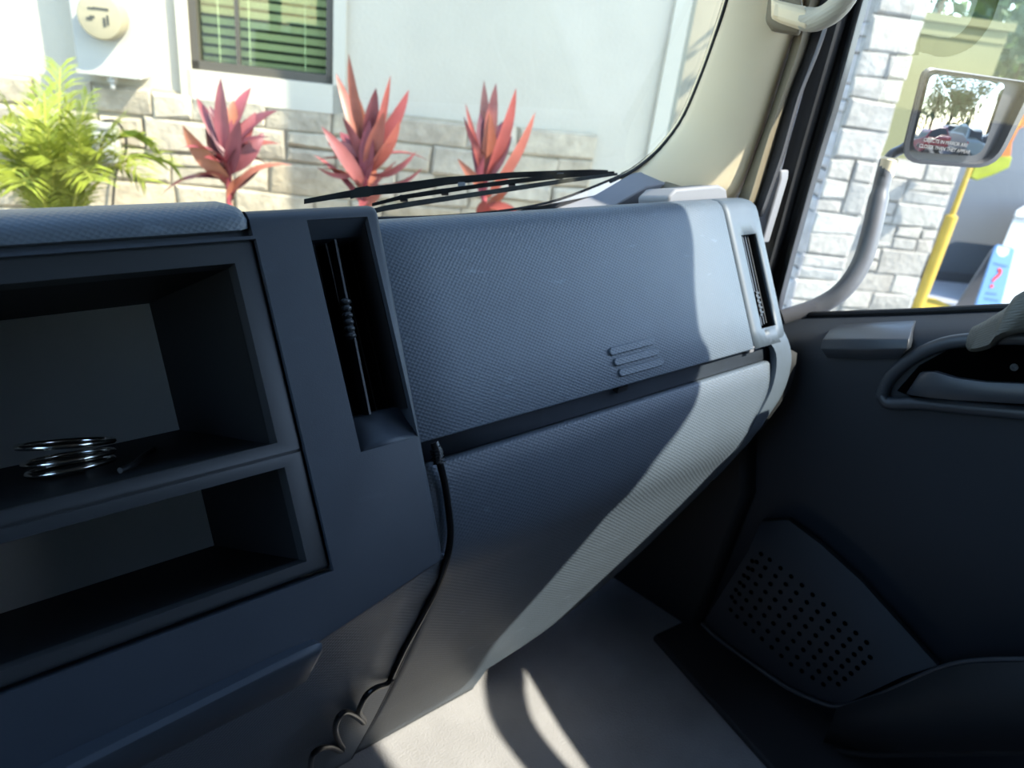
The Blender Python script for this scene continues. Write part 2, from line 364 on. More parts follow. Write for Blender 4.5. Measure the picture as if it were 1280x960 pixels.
for k, x in enumerate((.829, .836, .843, .850)):
    MB().tbox(x-.0011, x+.0011, zv1, zv0, -.03, -.006-.001*k).build('vane', m_bezel, sv)
g = MB()
for k in range(5): g.tbox(.8335, .8405, -.262-.0055*k, -.2655-.0055*k+.001, -.010, -.0035)
g.tbox(.8345, .8395, -.290, -.262, -.012, -.005); g.build('vent_grip', m_bezel, sv, bevel=.0006)
# lower moulding profile along the console edge, from the gap down to the floor
LP = [(-.349, .4415), (-.370, .4335), (-.391, .4275), (-.412, .424), (-.433, .4225), (-.460, .4285), (-.497, .444), (-.56, .465), (-.636, .491), (-.76, .537), (-.90, .593)]
LPi = [(-z, y) for z, y in LP]
def prof(z): return interp(LPi, -z)
def onP(px, py, off=0.):
    r = ray(px, py); lo, hi = .2, 1.6
    for _ in range(60):
        t = (lo+hi)/2; p = r*t
        if p.y < prof(p.z)-off: lo = t
        else: hi = t
    return r*lo
BP = [(1001, 448), (990, 490), (962, 530), (922, 572), (880, 612), (832, 660), (780, 710), (730, 752), (680, 790), (632, 822), (590, 845)]
Bpts = smoothline([onP(*p) for p in BP], 4)
xB = sorted([(-p.z, p.x) for p in Bpts])
SEAM = [(969, 428), (971, 448), (964, 485), (945, 522), (920, 560), (898, 588), (884, 606)]
Spts = smoothline([onP(*p) for p in SEAM], 4)
xS = sorted([(-p.z, p.x) for p in Spts])
def xright(z):
    b = interp(xB, -z)
    return min(interp(xS, -z)+.006, b) if -z < .525 else b
zs = []
for (a, _), (b, _) in zip(LP, LP[1:]):
    k = max(1, int((a-b)/.016)); zs += [a+(b-a)*i/k for i in range(k)]
zs.append(-.898)
def lrow(z, x0, x1, n=26):
    x0 = interp([(.42, .298), (.475, .33)], -z)
    return [Vector((x0+(x1-x0)*i/n, prof(z), z)) for i in range(n+1)]
rows = [[Vector((.298+(xright(-.349)-.298)*i/26, y_, z_)) for i in range(27)] for y_, z_ in ((.452, -.3475), (.4445, -.3465))]
rows += [lrow(z, .33, xright(z)) for z in zs]
MB().loft(rows).build('lower_panel', m_dash, dash, smooth=60, solid=.008)
# end cap continues down beside the seam
zz = [z for z in zs if -.53 < z]
zz = [-.322, -.335]+zz
def py_(z): return prof(z) if z < -.349 else CG+.6*z
SK = [(.28, .4665), (.30, .4545), (.322, .4413), (.352, .4315), (.375, .4265), (.40, .4228), (.433, .4215), (.46, .4275), (.497, .443), (.56, .464), (.7, .51)]
def onK(px, py):
    r_ = ray(px, py); lo, hi = .2, 1.6
    for _ in range(60):
        t = (lo+hi)/2; p = r_*t
        if p.y < interp(SK, -p.z): lo = t
        else: hi = t
    return r_*lo
kB = sorted((-p.z, p.x) for p in smoothline([onK(*q) for q in ((981, 394), (994, 418), (1001, 440), (1001, 460), (990, 494), (963, 532), (923, 574), (886, 608))], 4))
kS = sorted((-p.z, p.x) for p in smoothline([onK(*q) for q in ((958, 424), (967, 434), (971, 450), (965, 486), (946, 523), (921, 561), (899, 589), (885, 605))], 4))
rows = []
for k_ in range(30):
    z = -.303-(.222)*k_/29
    b = interp(kB, -z); s_ = min(interp(kS, -z), b-.002); w_ = b-s_; y = interp(SK, -z); rw = [Vector((s_, y+.010, z))]
    for u in (0, .2, .4, .55, .7, .8, .88, .94, .98, 1.):
        e = max(0, (u-.35)/.65); rw.append(Vector((s_+w_*u, y+.028*min(1, w_/.05)*(1-math.sqrt(max(0, 1-e*e))), z)))
    rows.append(rw+[rw[-1]+Vector((0, .03, 0))])
MB().loft(rows).build('end_cap_skirt', m_dashs, dash, smooth=60, solid=.002)
# hidden return under the lower panel edge
rows = [[Vector((interp(xB, -z)-.004, prof(z)+.004, z)), Vector((interp(xB, -z)-.05, prof(z)+.09, z+.03))] for z in zs]
MB().loft(rows).build('lower_panel_return', m_bin, dash, smooth=60, solid=.004)
# strip in the gap under the lid, with its latch
st = MB().loft([[Vector((x, y, z)) for x in (.29, .5, .7, .865)] for y, z in ((.462, -.316), (.4515, -.3225), (.4495, -.346), (.462, -.352))]).build('gap_strip', m_fascia, dash, solid=.004)
p = onY(776, 485.5, .447)
MB().bx(p.x-.0075, p.x+.0075, .444, .452, p.z-.003, p.z+.003).build('latch_slot', m_black, st)
p = onY(938, 436, .447)
MB().bx(p.x-.006, p.x+.004, .4435, .452, p.z-.004, p.z+.004).build('lid_stop', m_lgrey, st, bevel=.001)
# inner glovebox body / blocker so no light leaks from behind
MB().bx(.32, .88, .60, .72, -.56, -.24).build('inner_carrier', m_bin, dash)

# centre fascia ------------------------------------------------------
FO = .0167
FX0, FX1 = -.80, .306
fz1, fz0 = -.1385, -.3955
def fsec(x0, x1):
    return [[(x0 if k == 0 else (x1 if q[1] > -.3 else x1-.012)) for q in FS] for k in (0, 1)]
_ft, _fb = T(0, fz1, FO), T(0, fz0, FO); _fl = T(0, -.586, FO)
FS = [(_fb.y+.016, _fb.z+.002), (_fb.y, _fb.z), (_ft.y-.004, _ft.z-.006), (_ft.y+.004, _ft.z-.0005), (_ft.y+.03, _ft.z-.014), (_ft.y+.05, _ft.z-.06)]
FL = [(_fl.y+.016, _fl.z+.002), (_fl.y, _fl.z)]+FS[2:]
fas = MB().loft([[Vector((FX0, y, z)) for y, z in FL], [Vector((FX1 if z > -.3 else FX1-.013, y, z)) for y, z in FS]], True, True).build('centre_fascia', m_fascia, dash, bevel=.007, seg=4)
bz = (-.157, -.3735)                                   # recess that takes the bins
bins_c = MB().cbox(-.331, .1985, bz[1], bz[0]).build('c1', m_fascia)
vz0, vz1 = -.147, -.305
vent_c = MB().cbox(.241, .2935, vz1, vz0).build('c2', m_fascia)
pad_c = MB().cbox(-.85, .197, -.1550, -.10, .009).build('c3', m_fascia)
cut(fas, [bins_c, vent_c, pad_c])
# padded grained roll along the top
rp = []
for x in (FX0, .05, .12, .17, .188, .194, .196):
    e = max(0, (x-.188)/.008); sh = .004*e*e
    rp.append([T(x, -.1545+sh, .004), T(x, -.1535+sh, .0125), T(x, -.1505, .0178-sh), T(x, -.1450, .0195-sh), T(x, -.1400-sh, .0178-sh), T(x, -.1372-sh, .0125-sh), T(x, -.1370-sh, .004), T(x, -.141-sh, -.02), T(x, -.155-sh, -.06)])
MB().loft(rp).build('top_roll', m_dash, dash, smooth=60, solid=.003)
# bezel frame of the bins
bzl = MB().tbox(-.33, .1975, bz[1]+.0008, bz[0]-.0008, -.004, .0135).build('bin_bezel', m_bezel, dash, bevel=.003, seg=3)
u0, u1 = -.1705, -.2855; l0, l1 = -.3015, -.3625
cu = MB().cbox(-.315, .1805, u1, u0).build('c4', m_bezel); cl = MB().cbox(-.315, .1815, l1, l0).build('c5', m_bezel)
grv = MB().cbox(-.33, .1985, -.2945, -.2925, .011).build('c6', m_bezel)
cut(bzl, [cu, cl, grv])
def bin_(name, z0, z1, x1, dv):
    F_ = -.003; dv = Vector(dv); L = -.315
    a, b = TN(L, z0, F_), TN(L, z1, F_); ex = Vector((x1-L, 0, 0))
    o = MB().loft([[b, b+ex, a+ex, a], [b+dv, b+ex+dv, a+ex+dv, a+dv]], True).build(name, m_bin, dash, smooth=0, solid=.0015, off=1)
    MB().prism([b+dv, b+ex+dv, a+ex+dv, a+dv], dv.normalized()*.002).build('back_wall', m_binback, o, smooth=0)
    return o
UDV = Vector((0, .243, -.112)); bin_('upper_bin', u0, u1, .1805, UDV); bin_('lower_bin', l0, l1, .1815, (0, .205, -.128))
# vent duct
vd = MB(); x0, x1 = .241, .2935
vd.tbox(x0, x0+.001, -.284, vz0, -.07, FO-.006, FO); vd.tbox(x1-.001, x1, -.284, vz0, -.07, FO-.006, FO); vd.tbox(x0, x1, vz1, vz0, -.072, -.07, FO)
av = vd.build('air_vent', m_vent, dash)
MB().prism([TN(x0, vz0+.0005, FO-.001), TN(x0, vz0-.010, .000), TN(x0, vz0-.010, -.07), TN(x0, vz0+.001, -.07)], (x1-x0, 0, 0)).build('vent_brow', m_fascia, av)
MB().loft([[TN(x, z, o_) for x in (x0, x1)] for z, o_ in ((vz1, FO-.0005), (vz1+.004, FO-.004), (-.292, .0035), (-.2825, -.004), (-.281, -.012), (-.281, -.06))]).build('vent_scoop', m_fascia, av, smooth=60, solid=.0015)
for k in range(5):
    x = x0+.006+k*.0105
    MB().tbox(x-.0006, x+.0006, -.281, vz0-.010, -.045, -.016, FO).build('vane', m_vent, av)
pa, pb = onG(419, 299, .002), onG(463, 518, .002)
bar = MB().prism([pa+Vector((-.0009, 0, 0)), pa+Vector((.0009, 0, 0)), pb+Vector((.0009, 0, 0)), pb+Vector((-.0009, 0, 0))], -NG*.014).build('louvre_bar', m_bezel, av)
ga, gb = onG(431, 373, .005), onG(439, 424, .005); gp = []; gr = []
for k in range(25): 
    t = k/24; gp.append(ga.lerp(gb, t)); gr.append(.0024+.0022*abs(math.sin(t*math.pi*6))**.6 if 0 < k < 24 else .002)
MB().tube(gp, gr, 10).build('louvre_grip', m_bezel, av, smooth=60)

# lower console moulding left of the cable, and the pull-out tray
def cprof(z): return prof(z)+.002 if z < -.42 else .395+(z+.40)*-1.5
rows = [[Vector((x, cprof(z)+.00*(x), z)) for x in (-.80, -.1, .05, .15, .25, .28, .326 if z < -.43 else .285)] for z in [-.398, -.41]+[z for z in zs if z < -.43]]
MB().loft(rows).build('console_panel', m_dash, dash, smooth=60, solid=.006)
MB().tube([Vector((.3285, prof(z)-.001, z)) for z in zs if z < -.44], .0028, 8).build('console_edge_bead', m_fascia, dash)
p0, q0 = onY(406, 806, .352), onY(110, 955, .340)
p1, q1 = onY(394, 862, .352), onY(110, 1010, .340)
rows = []
for t_ in (-3.2, 0., .5, .9, .975, 1.):
    k = .003 if t_ == 1. else (.0008 if t_ == .975 else 0)
    a_, b_ = q0.lerp(p0, t_), q1.lerp(p1, t_); h_ = Vector((0, 0, 1))
    rows.append([a_+Vector((0, .03, -.016)), a_+Vector((0, .005, .0002-k)), a_+Vector((0, .001+k, -.0015-k)), a_+Vector((0, k, -.005-k)), b_+Vector((0, .006+k, .004+k)), b_+Vector((0, .010+k, k)), b_+Vector((0, .06, -.006)), b_+Vector((0, .11, -.02))])
MB().loft(rows, True, True).build('pull_tray', m_fascia, dash, smooth=50)

# corner details where the dash meets the pillar
zc = -.158
MB().loft(strip([[onX(776, 216, .79), onX(806, 226, .80), onX(832, 242, .805), onX(850, 258, .805)], [onX(790, 210, .80), onX(818, 219, .81), onX(846, 236, .815), onX(864, 254, .815)], [onX(800, 204, .82), onX(826, 214, .83), onX(856, 232, .835), onX(874, 252, .835)]], 10)).build('corner_strip', m_pillar2, dash, smooth=60, solid=.006)
cp = [onY(*q, .575) for q in ((836, 246), (846, 236), (900, 231), (909, 236), (911, 252), (905, 266), (836, 268))]
MB().prism(cp, (0, .05, -.012)).build('corner_pad', m_lgrey, dash, bevel=.004, seg=3)
cp = [W(.50, -.205), W(.62, -.203), W(.72, -.178), W(.775, -.15), W(.82, -.145), W(.83, -.19)]
MB().prism([q+Vector((0, -.012, 0)) for q in cp], (0, -.03, -.012)).build('defroster_cowl', m_lgrey, dash, bevel=.004)

# ------------------------------------------------------------------ things on the dash
cab = [(546, 556), (549, 575), (556, 605), (561, 640), (563, 670), (558, 700), (546, 735), (528, 770), (509, 805), (496, 832), (489, 848)]
pts = [onP(*q, .006) for q in cab]
sp = [(489, 850), (482, 856), (470, 860), (459, 868), (452, 880), (449, 890), (455, 899), (454, 903), (446, 896), (432, 890), (423, 897), (419, 912), (424, 928), (429, 936), (425, 939), (412, 934), (396, 938), (389, 950), (390, 970), (398, 985)]
dep = [.008, .010, .016, .020, .018, .012, .006, .006, .012, .020, .022, .018, .010, .006, .008, .018, .024, .022, .014, .008]
pts2 = [onP(*q, d) for q, d in zip(sp, dep)]
o = MB().tube(smoothline(pts+pts2, 6), .0032, 10).build('coiled_cable', m_wire); tag(o, 'thin black cable running down the dash seam and ending in loose coils', 'cable')
ka = [(543, 553), (548, 566), (547, 580)]
o = MB().tube([onG(*q, .004) for q in ka], [.0035, .0045, .0035], 10)
for k in range(5): o.tube([onG(545+k, 562+4*k, .004), onG(545.3+k, 563.4+4*k, .004)], .0055, 10)
o = o.build('cable_clip', m_black, smooth=50); tag(o, 'small ribbed black cable sleeve at the gap beside the glove box', 'cable sleeve')
# shiny rings lying in the upper bin
fn_ = Vector((1, 0, 0)).cross(UDV).normalized(); fd_ = fn_.dot(TN(0, u1, -.003))
if fn_.z < 0: fn_ = -fn_; fd_ = -fd_
def onU(px, py, lift=0.): return hit(px, py, fn_, fd_+lift)
rc = onU(90, 586, .003)
rg = thing('metal_rings', rc, 'stack of shiny metal rings lying in the upper storage bin', 'rings')
for k, (rr, tl, li) in enumerate(((.029, .02, .002), (.030, .06, .009), (.032, .16, .020))):
    c = rc+fn_*li; ax = Matrix.Rotation(tl, 3, 'Y')@Matrix.Rotation(math.atan2(UDV.z, UDV.y), 3, 'X')
    MB().tube([c+ax@Vector((rr*math.cos(a*math.pi/16), rr*math.sin(a*math.pi/16), 0)) for a in range(33)], .0022, 8, False).build('ring', m_chrome, rg, smooth=60)
o = MB().tube(smoothline([onU(*q, .003) for q in ((150, 588), (165, 582), (178, 571), (192, 562))], 5), .0022, 8).build('thin_cord', m_black); tag(o, 'thin black cord lying behind the metal rings in the bin', 'cord')
o['label'] = 'short thin black cord lying beside the metal rings in the bin'

# wiper outside the glass
wp = thing('windshield_wiper', onW(415, 246), 'black windshield wiper parked along the base of the glass', 'wiper')
def out(px, py, d=.03): 
    return hit(px, py, WN, WD+d)
MB().loft([[out(px, py-w_*.78, .035), out(px, py-w_*.78, .047), out(px, py+w_*.78, .047), out(px, py+w_*.78, .035)] for px, py, w_ in ((380, 252, 4), (420, 245, 5), (460, 239, 7), (500, 235, 8), (560, 226, 6.5), (640, 219, 5), (700, 216, 4), (740, 214.5, 3.5), (760, 214, 2))], True, True).build('wiper_arm', m_black, wp, smooth=40)
MB().loft([[out(px, py-w_*.78, .012), out(px, py-w_*.78, .02), out(px, py+w_*.78, .02), out(px, py+w_*.78, .008)] for px, py, w_ in ((450, 268, 4), (480, 260.5, 4.5), (520, 254, 4.5), (580, 245, 4), (640, 236, 4), (700, 227, 3.6), (745, 221, 3), (772, 217.5, 2))], True, True).build('wiper_blade', m_rubber, wp, smooth=40)
MB().loft([[out(px, py-w_*.78, .022), out(px, py-w_*.78, .032), out(px, py+w_*.78, .032), out(px, py+w_*.78, .022)] for px, py, w_ in ((465, 256, 2.6), (500, 247, 3.6), (545, 240, 4.2), (580, 235, 3.6), (640, 227, 4), (700, 220.5, 3.6), (768, 215.5, 2))], True, True).build('wiper_yoke', m_black, wp, smooth=40)
MB().loft([[out(px, py-w_*.78, .03), out(px, py-w_*.78, .052), out(px, py+w_*.78, .052), out(px, py+w_*.78, .03)] for px, py, w_ in ((438, 245, 5), (444, 241, 8), (460, 239, 9), (466, 239, 6))], True, True).build('arm_joint', m_bezel, wp, smooth=40)
for px, py in ((577, 232), (505, 248), (556, 240), (640, 229), (700, 220)):
    c = out(px, py, .03); MB().box(c, CR*.0045, CU*.0035, _f*.004).build('claw', m_lgrey if px == 577 else m_black, wp, bevel=.001)

# grab handle on the pillar
gh = thing('grab_handle', onX(985, 20, .87), 'beige grab handle with grained grip on the windshield pillar', 'grab handle')
MB().loft([[onX(px, py, x) for px, py, x in r] for r in (
    ((956, -16, .865), (953, 28, .865), (963, 40, .868), (1000, 46, .87), (1004, 0, .87)),
    ((962, -14, .845), (960, 26, .845), (968, 34, .845), (1000, 42, .848), (1003, -2, .848)))], True, True).build('handle_recess', m_pillar2, gh, bevel=.004)
MB().loft([[onX(px, py+dy, x+dx) for dy, dx in ((-h_, 0), (-h_*.6, -.012), (h_*.6, -.012), (h_, 0), (h_*.6, .012), (-h_*.6, .012))] for px, py, h_, x in ((964, 10, 14, .845), (975, 15, 15, .835), (992, 20, 16, .832), (1009, 24, 17, .832))], True, True).build('mount', m_pillar, gh, bevel=.003)
hp = [onX(*q, x) for q, x in (((1006, 24), .832), ((1022, 24), .831), ((1040, 15), .83), ((1056, -3), .83), ((1068, -30), .83), ((1080, -80), .83))]
MB().tube(smoothline(hp, 5), .0125, 14).build('grip', m_grip, gh, smooth=60)
MB().loft([[onX(px, py, .828) for px, py in ((968, 4), (981, 8), (978, 24), (965, 20))], [onX(px, py, .825) for px, py in ((969, 5), (980, 9), (977, 23), (966, 19))]], True, True).build('screw_cover', m_pillar, gh, bevel=.001)

# ------------------------------------------------------------------ passenger door
door = thing('door_1', (DX, 0, FZ), 'dark grey passenger door panel with pull handle, speaker grille and window', None, None, 'structure')
GX = 1.005                                              # glass plane
bl = [onX(940, 397, GX), onX(985, 394, GX), onX(1060, 392, GX), onX(1150, 389, GX), onX(1240, 384.5, GX)]
b_end = bl[-1]; belt = bl+[Vector((GX, y_, b_end.z+(b_end.y-y_)*.385)) for y_ in (.12, 0, -.15, -.3, -.45)]+[Vector((GX, -1.0, b_end.z+(b_end.y+.45)*.385))]
def beltz(y): return interp(sorted([(p.y, p.z) for p in belt]), y)
ys = [.62, .56, .50, .44, .38, .32, .26, .20, .12, 0, -.12, -.3, -.5, -.75, -1.1]
rows = []
for y in ys:
    z = beltz(y)
    rows.append([Vector((GX+.03, y, FZ-.05)), Vector((GX+.03, y, z-.012)), Vector((GX, y, z-.004)), Vector((GX-.012, y, z-.006)), Vector((.965, y, z-.020)), Vector((.95, y, z-.030)), Vector((.943, y, z-.044)), Vector((.941, y, z-.062)), Vector((.945, y, z-.12)), Vector((.955, y, z-.3)), Vector((.955, y, FZ))])
MB().loft(rows).build('door_skin', m_door, door, smooth=60, solid=.004)
MB().tube(belt, .0045, 8).build('belt_seal', m_rubber, door)
# window frame: front post, header, rear post
fr = [onX(px, py, GX) for px, py in ((955, 400), (972, 340), (988, 285), (1010, 205), (1035, 120), (1060, 35), (1072, -8), (1100, -110), (1140, -270), (1195, -490))]
fr2 = [onX(px, py, GX) for px, py in ((968, 400), (983, 340), (998, 285), (1020, 205), (1046, 120), (1069, 35), (1081, -8), (1110, -110), (1150, -270), (1205, -490))]
fq = strip([[p+Vector((-.03, .02, 0)) for p in fr], [p+Vector((-.03, 0, 0)) for p in fr], [p+Vector((-.005, 0, 0)) for p in fr], [p+Vector((-.003, 0, 0)) for p in fr2], [p+Vector((.012, 0, 0)) for p in fr2], [p+Vector((.012, .05, 0)) for p in fr2]], 16)
MB().loft(fq).build('window_post', m_rubber, door, smooth=40, solid=.003)
MB().loft(strip([[p+Vector((-.012, .0, 0)) for p in fr2], [p+Vector((-.012, -.006, 0)) for p in fr2], [p+Vector((.0, -.006, 0)) for p in fr2]], 16)).build('post_edge', m_bezel, door, smooth=40, solid=.002)
MB().bx(GX-.02, GX+.03, -1.15, fr2[-1].y+.06, .73, .82).build('window_header', m_shelld, door)
MB().bx(GX-.02, GX+.03, -1.15, -.98, -.25, .82).build('rear_post', m_shelld, door)
g0 = [Vector((GX+.004, p.y, p.z)) for p in resample(belt[1:], 12)]; g1 = [Vector((GX+.004, fr2[-1].y+(-1.0-fr2[-1].y)*k/12, .74)) for k in range(13)]
MB().loft([g0, g1]).build('glass', m_dg, door, smooth=0)
cpn = [onX(*q, .945) for q in ((961, 213), (977, 212), (976, 224), (952, 305), (934, 296), (950, 246))]
MB().prism(cpn, (.02, 0, 0)).build('mirror_corner_cover', m_lgrey, door, bevel=.003)
# small switch-blank module on the sill
mb = MB()
def sillp(px, py, t):                                  # point on the sill slope (t=0 outer .. 1 inner)
    return onX(px, py, .985-.045*t)
top = [sillp(1050, 404, .1), sillp(1146, 400, .1), sillp(1135, 426, .98), sillp(1028, 424, .98)]
bot = [onX(1134, 440, .928), onX(1120, 449, .932), onX(1040, 448, .932), onX(1026, 438, .928)]
rows = [[sillp(1052, 405, .05), sillp(1098, 402.5, .05), sillp(1145, 400, .05)], [sillp(1038, 414, .5)+Vector((-.004, 0, .003)), sillp(1090, 412, .5)+Vector((-.004, 0, .003)), sillp(1141, 412, .5)+Vector((-.004, 0, .003))],
        [onX(1028, 424, .93), onX(1085, 424, .93), onX(1136, 424, .93)], [onX(1025, 436, .926), onX(1082, 437, .926), onX(1134, 436, .926)], [onX(1034, 448, .935), onX(1080, 450, .935), onX(1124, 449, .935)]]
MB().loft(rows).build('sill_module', m_handle, door, smooth=50, solid=.012, bevel=.003)
# handle bezel ring, cup and lever
ring = [(1102, 494), (1112, 472), (1140, 448), (1180, 430), (1230, 424), (1285, 423), (1345, 430), (1362, 470), (1345, 520), (1280, 516), (1200, 509), (1145, 504), (1112, 504)]
rp = [onX(*q, .939) for q in ring]; rp = smoothline(rp+[rp[0]], 5)
MB().tube(rp, .0085, 10, False).build('handle_bezel', m_handle, door, smooth=60)
ip = [onX(*q, .9375) for q in ((1122, 488), (1150, 456), (1185, 437), (1235, 431), (1290, 430), (1340, 440), (1350, 475), (1335, 510), (1280, 506), (1200, 500), (1140, 496))]
MB().prism(ip, (-.002, 0, 0)).build('handle_cup', m_hole, door)
lv = [((1133, 492), (1140, 486), .93), ((1140, 494), (1150, 466), .923), ((1160, 497), (1168, 465), .917), ((1190, 500), (1195, 473), .914), ((1230, 502), (1232, 478), .914), ((1280, 505), (1281, 480), .916), ((1330, 506), (1330, 482), .92)]
rows = []
for a, b, x in lv:
    pa, pb = onX(*a, x), onX(*b, x); md = (pa+pb)/2
    rows.append([pa, md+Vector((-.006, 0, 0)), pb, pb+Vector((.008, 0, 0)), md+Vector((.012, 0, 0)), pa+Vector((.008, 0, 0))])
MB().loft(rows, True, True).build('pull_lever', m_handle, door, smooth=60)
p = onX(1268, 459, .9345)
MB().lathe(p, (-1, 0, 0), [(.0042, 0), (.0042, .0012), (.002, .0012), (.0018, .0004)], 14).build('screw', m_bezel, door)
# armrest grab bar rising rearwards
ga = [onX(1216, 409, .935), onX(1236, 399, .93), onX(1262, 383, .925), onX(1300, 358, .922)]
d_ = (ga[-1]-ga[-2]); 
tail = [Vector((.955, y_, beltz(y_)+h_)) for y_, h_ in ((.10, .045), (-.05, .05), (-.18, .055), (-.28, .085), (-.40, .105), (-.52, .09), (-.62, .03))]
gl = smoothline(ga+tail, 5)
rws = []
for i, q in enumerate(gl):
    k = min(1, .25+.75*math.sqrt(min(1, i/12)))
    rws.append([q+Vector((dx*.020*k, 0, dz*.024*k-.024*k)) for dx, dz in ((-.6, 1), (.6, 1), (1, .5), (1, -.9), (.6, -1.2), (-.6, -1.2), (-1, -.9), (-1, .5))])
MB().loft(rws, True, True).build('armrest_bar', m_armvinyl, door, smooth=50)
# speaker pod with perforated grille
def dX(px, py, x): return onX(px, py, x)
ridge = [(952, 652), (985, 650), (1025, 680), (1075, 725), (1125, 780), (1172, 832)]
mid = [(935, 690), (955, 690), (1000, 725), (1045, 765), (1090, 805), (1130, 845)]
low = [(900, 745), (912, 770), (945, 800), (985, 835), (1030, 862), (1060, 878)]
edge = [(878, 780), (900, 800), (940, 830), (980, 858), (1020, 876), (1046, 884)]
MB().loft([[dX(*q, .955) for q in [(px+3, py-4) for px, py in ridge]], [dX(*q, .925) for q in ridge], [dX(*q, .902) for q in mid], [dX(*q, .898) for q in low], [dX(*q, .905) for q in edge]]).build('speaker_pod', m_door, door, smooth=35)
hm = MB(); 
def podp(u, v):                                        # bilinear patch between mid and low lines
    def at(L, u):
        k = u*(len(L)-1); i = min(int(k), len(L)-2); t = k-i; return L[i][0]+(L[i+1][0]-L[i][0])*t, L[i][1]+(L[i+1][1]-L[i][1])*t
    a, b = at(mid, u), at(low, u); return dX(a[0]+(b[0]-a[0])*v, a[1]+(b[1]-a[1])*v, .902-.004*v)
for i in range(13):
    for j in range(8):
        u = .12+.72*i/12+.0*j; v = .03+.9*j/7
        if (i in (0, 12)) and j in (0, 7): continue
        c = podp(u, v); du = (podp(u+.01, v)-c).normalized(); dv = (podp(u, min(1, v+.02))-c).normalized(); nn = du.cross(dv).normalized()
        if nn.x > 0: nn = -nn
        w_ = nn.cross(du); c = c+nn*.0008
        hm.prism([c+(du*math.cos(a)+w_*math.sin(a))*.0036 for a in [math.pi*k/4 for k in range(8)]], nn*.0006)
h = hm.build('grille_holes', m_hole, door, smooth=0); h['kind'] = 'stuff'
MB().tube(smoothline([dX(*q, .898) for q in ((877, 779), (900, 800), (945, 833), (985, 860), (1022, 877), (1048, 883), (1090, 872), (1130, 855), (1172, 836), (1215, 826), (1290, 824), (1360, 828))], 4), .0032, 8).build('pocket_lip', m_handle, door, smooth=60)
MB().loft([[dX(*q, .898) for q in ((1048, 884), (1110, 864), (1172, 837), (1215, 828), (1290, 826), (1380, 832))], [dX(*q, .892) for q in ((1040, 905), (1110, 900), (1180, 893), (1230, 890), (1290, 890), (1380, 892))], [dX(*q, .904) for q in ((1030, 925), (1090, 937), (1160, 937), (1220, 936), (1290, 936), (1380, 936))]]).build('map_pocket', m_doord, door, smooth=60, solid=.004)
MB().tube(smoothline([dX(*q, .915) for q in ((800, 800), (880, 850), (960, 900), (1020, 930), (1080, 942), (1160, 940), (1290, 938))], 4), .006, 8).build('door_bottom_seal', m_rubber, door, smooth=60)
# sill plate on the floor beside the door
MB().prism([onZ(*q, FZ+.001) for q in ((815, 800), (875, 772), (1000, 850), (1120, 905), (1250, 950), (1250, 1020), (1010, 1020))], (0, 0, .012)).build('sill_plate', m_sill, door, bevel=.004)
# kick panel between dash and door
MB().prism([Vector((.89, .78, FZ)), Vector((.89, .78, -.30)), Vector((.89, .52, -.36)), Vector((.93, .46, -.60)), Vector((.93, .48, FZ))], (.06, 0, 0)).build('trim_3', m_doord, None, bevel=.01)
tag(bpy.data.objects['trim_3'], 'dark kick panel in the passenger footwell', None, None, 'structure')

# added unseen sunshade in the door window, shaped to throw the dash shade edge
SX = .985
def toS(d): d = Vector(d); t = (SX-d.x)/SUN.x; p = d+SUN*t; return p
sh = [toS(onG(856, 262)), toS(onG(864, 300)), toS(onG(866, 360)), toS(onG(872, 415)), toS(onG(884, 440)), toS(onP(873, 484)), toS(onP(865, 510)), toS(onP(846, 540)), toS(onP(799, 600)), toS(onP(708, 702)), toS(onP(618, 803)), toS(onP(592, 842)), toS(onZ(540, 878, FZ)), toS(onZ(440, 945, FZ)), toS(onZ(380, 985, FZ))]
sh = smoothline(sh, 4)
pl = [Vector((SX, sh[0].y-.02, .73))]+sh+[Vector((SX, sh[-1].y-.02, .73))]
ss = thing('window_shadecaster', (SX, pl[-1].y, .2), 'added unseen sunshade stuck to the rear of the passenger window', 'shadecaster')
MB().prism(pl, (.004, 0, 0)).build('shadecaster_panel', m_black, ss)
vp = [Vector((SX+.008, y_, z_)) for y_, z_ in ((.52, .20), (.285, .20), (.245, .235), (.14, .355), (.06, .46), (.02, .73), (.52, .73))]  # outline of an added unseen panel that blocks sun from the pillar
wv = thing('window_sunblock', (SX, .3, .3), 'added unseen visor panel at the upper front corner of the passenger window', 'sunblock')
MB().prism(vp, (.004, 0, 0)).build('sunblock_panel', m_black, wv)
# ------------------------------------------------------------------ door mirror
XM = 1.16
mc = onX(1198, 148, XM); rin = mc.normalized(); rout = Vector((.34, -1, .02)).normalized(); mn = (rout-rin).normalized()
def onM(px, py, d=0.): return hit(px, py, mn, mn.dot(mc)+d)
sm = thing('side_mirror', onM(1190, 205), 'black framed truck door mirror on a curved arm outside the window', 'mirror')
def rquad(c, r, n=5):
    out_ = []; N = len(c)
    for i in range(N):
        a, b, d = Vector(c[i-1]), Vector(c[i]), Vector(c[(i+1) % N])
        p, q = b+(a-b).normalized()*r[i], b+(d-b).normalized()*r[i]
        for k in range(n+1):
            t = k/n; out_.append(p*(1-t)**2+b*2*t*(1-t)+q*t*t)
    return out_
gq = rquad([(1163, 92), (1257, 104), (1226, 196), (1138, 189)], [10, 8, 18, 16])
hq = rquad([(1157, 83), (1300, 104), (1244, 212), (1126, 203)], [10, 10, 30, 24])
fq2 = rquad([(1159, 86), (1290, 104), (1240, 207), (1131, 199)], [10, 10, 28, 22])
hp = [onM(p.x, p.y) for p in hq]; fp_ = [onM(p.x, p.y) for p in fq2]
hc = sum(hp, Vector())/len(hp)
bk = (rin-mn*.25).normalized(); back = [hc+(p-hc)*.88+bk*.07 for p in hp]; back2 = [hc+(p-hc)*.5+bk*.10 for p in hp]
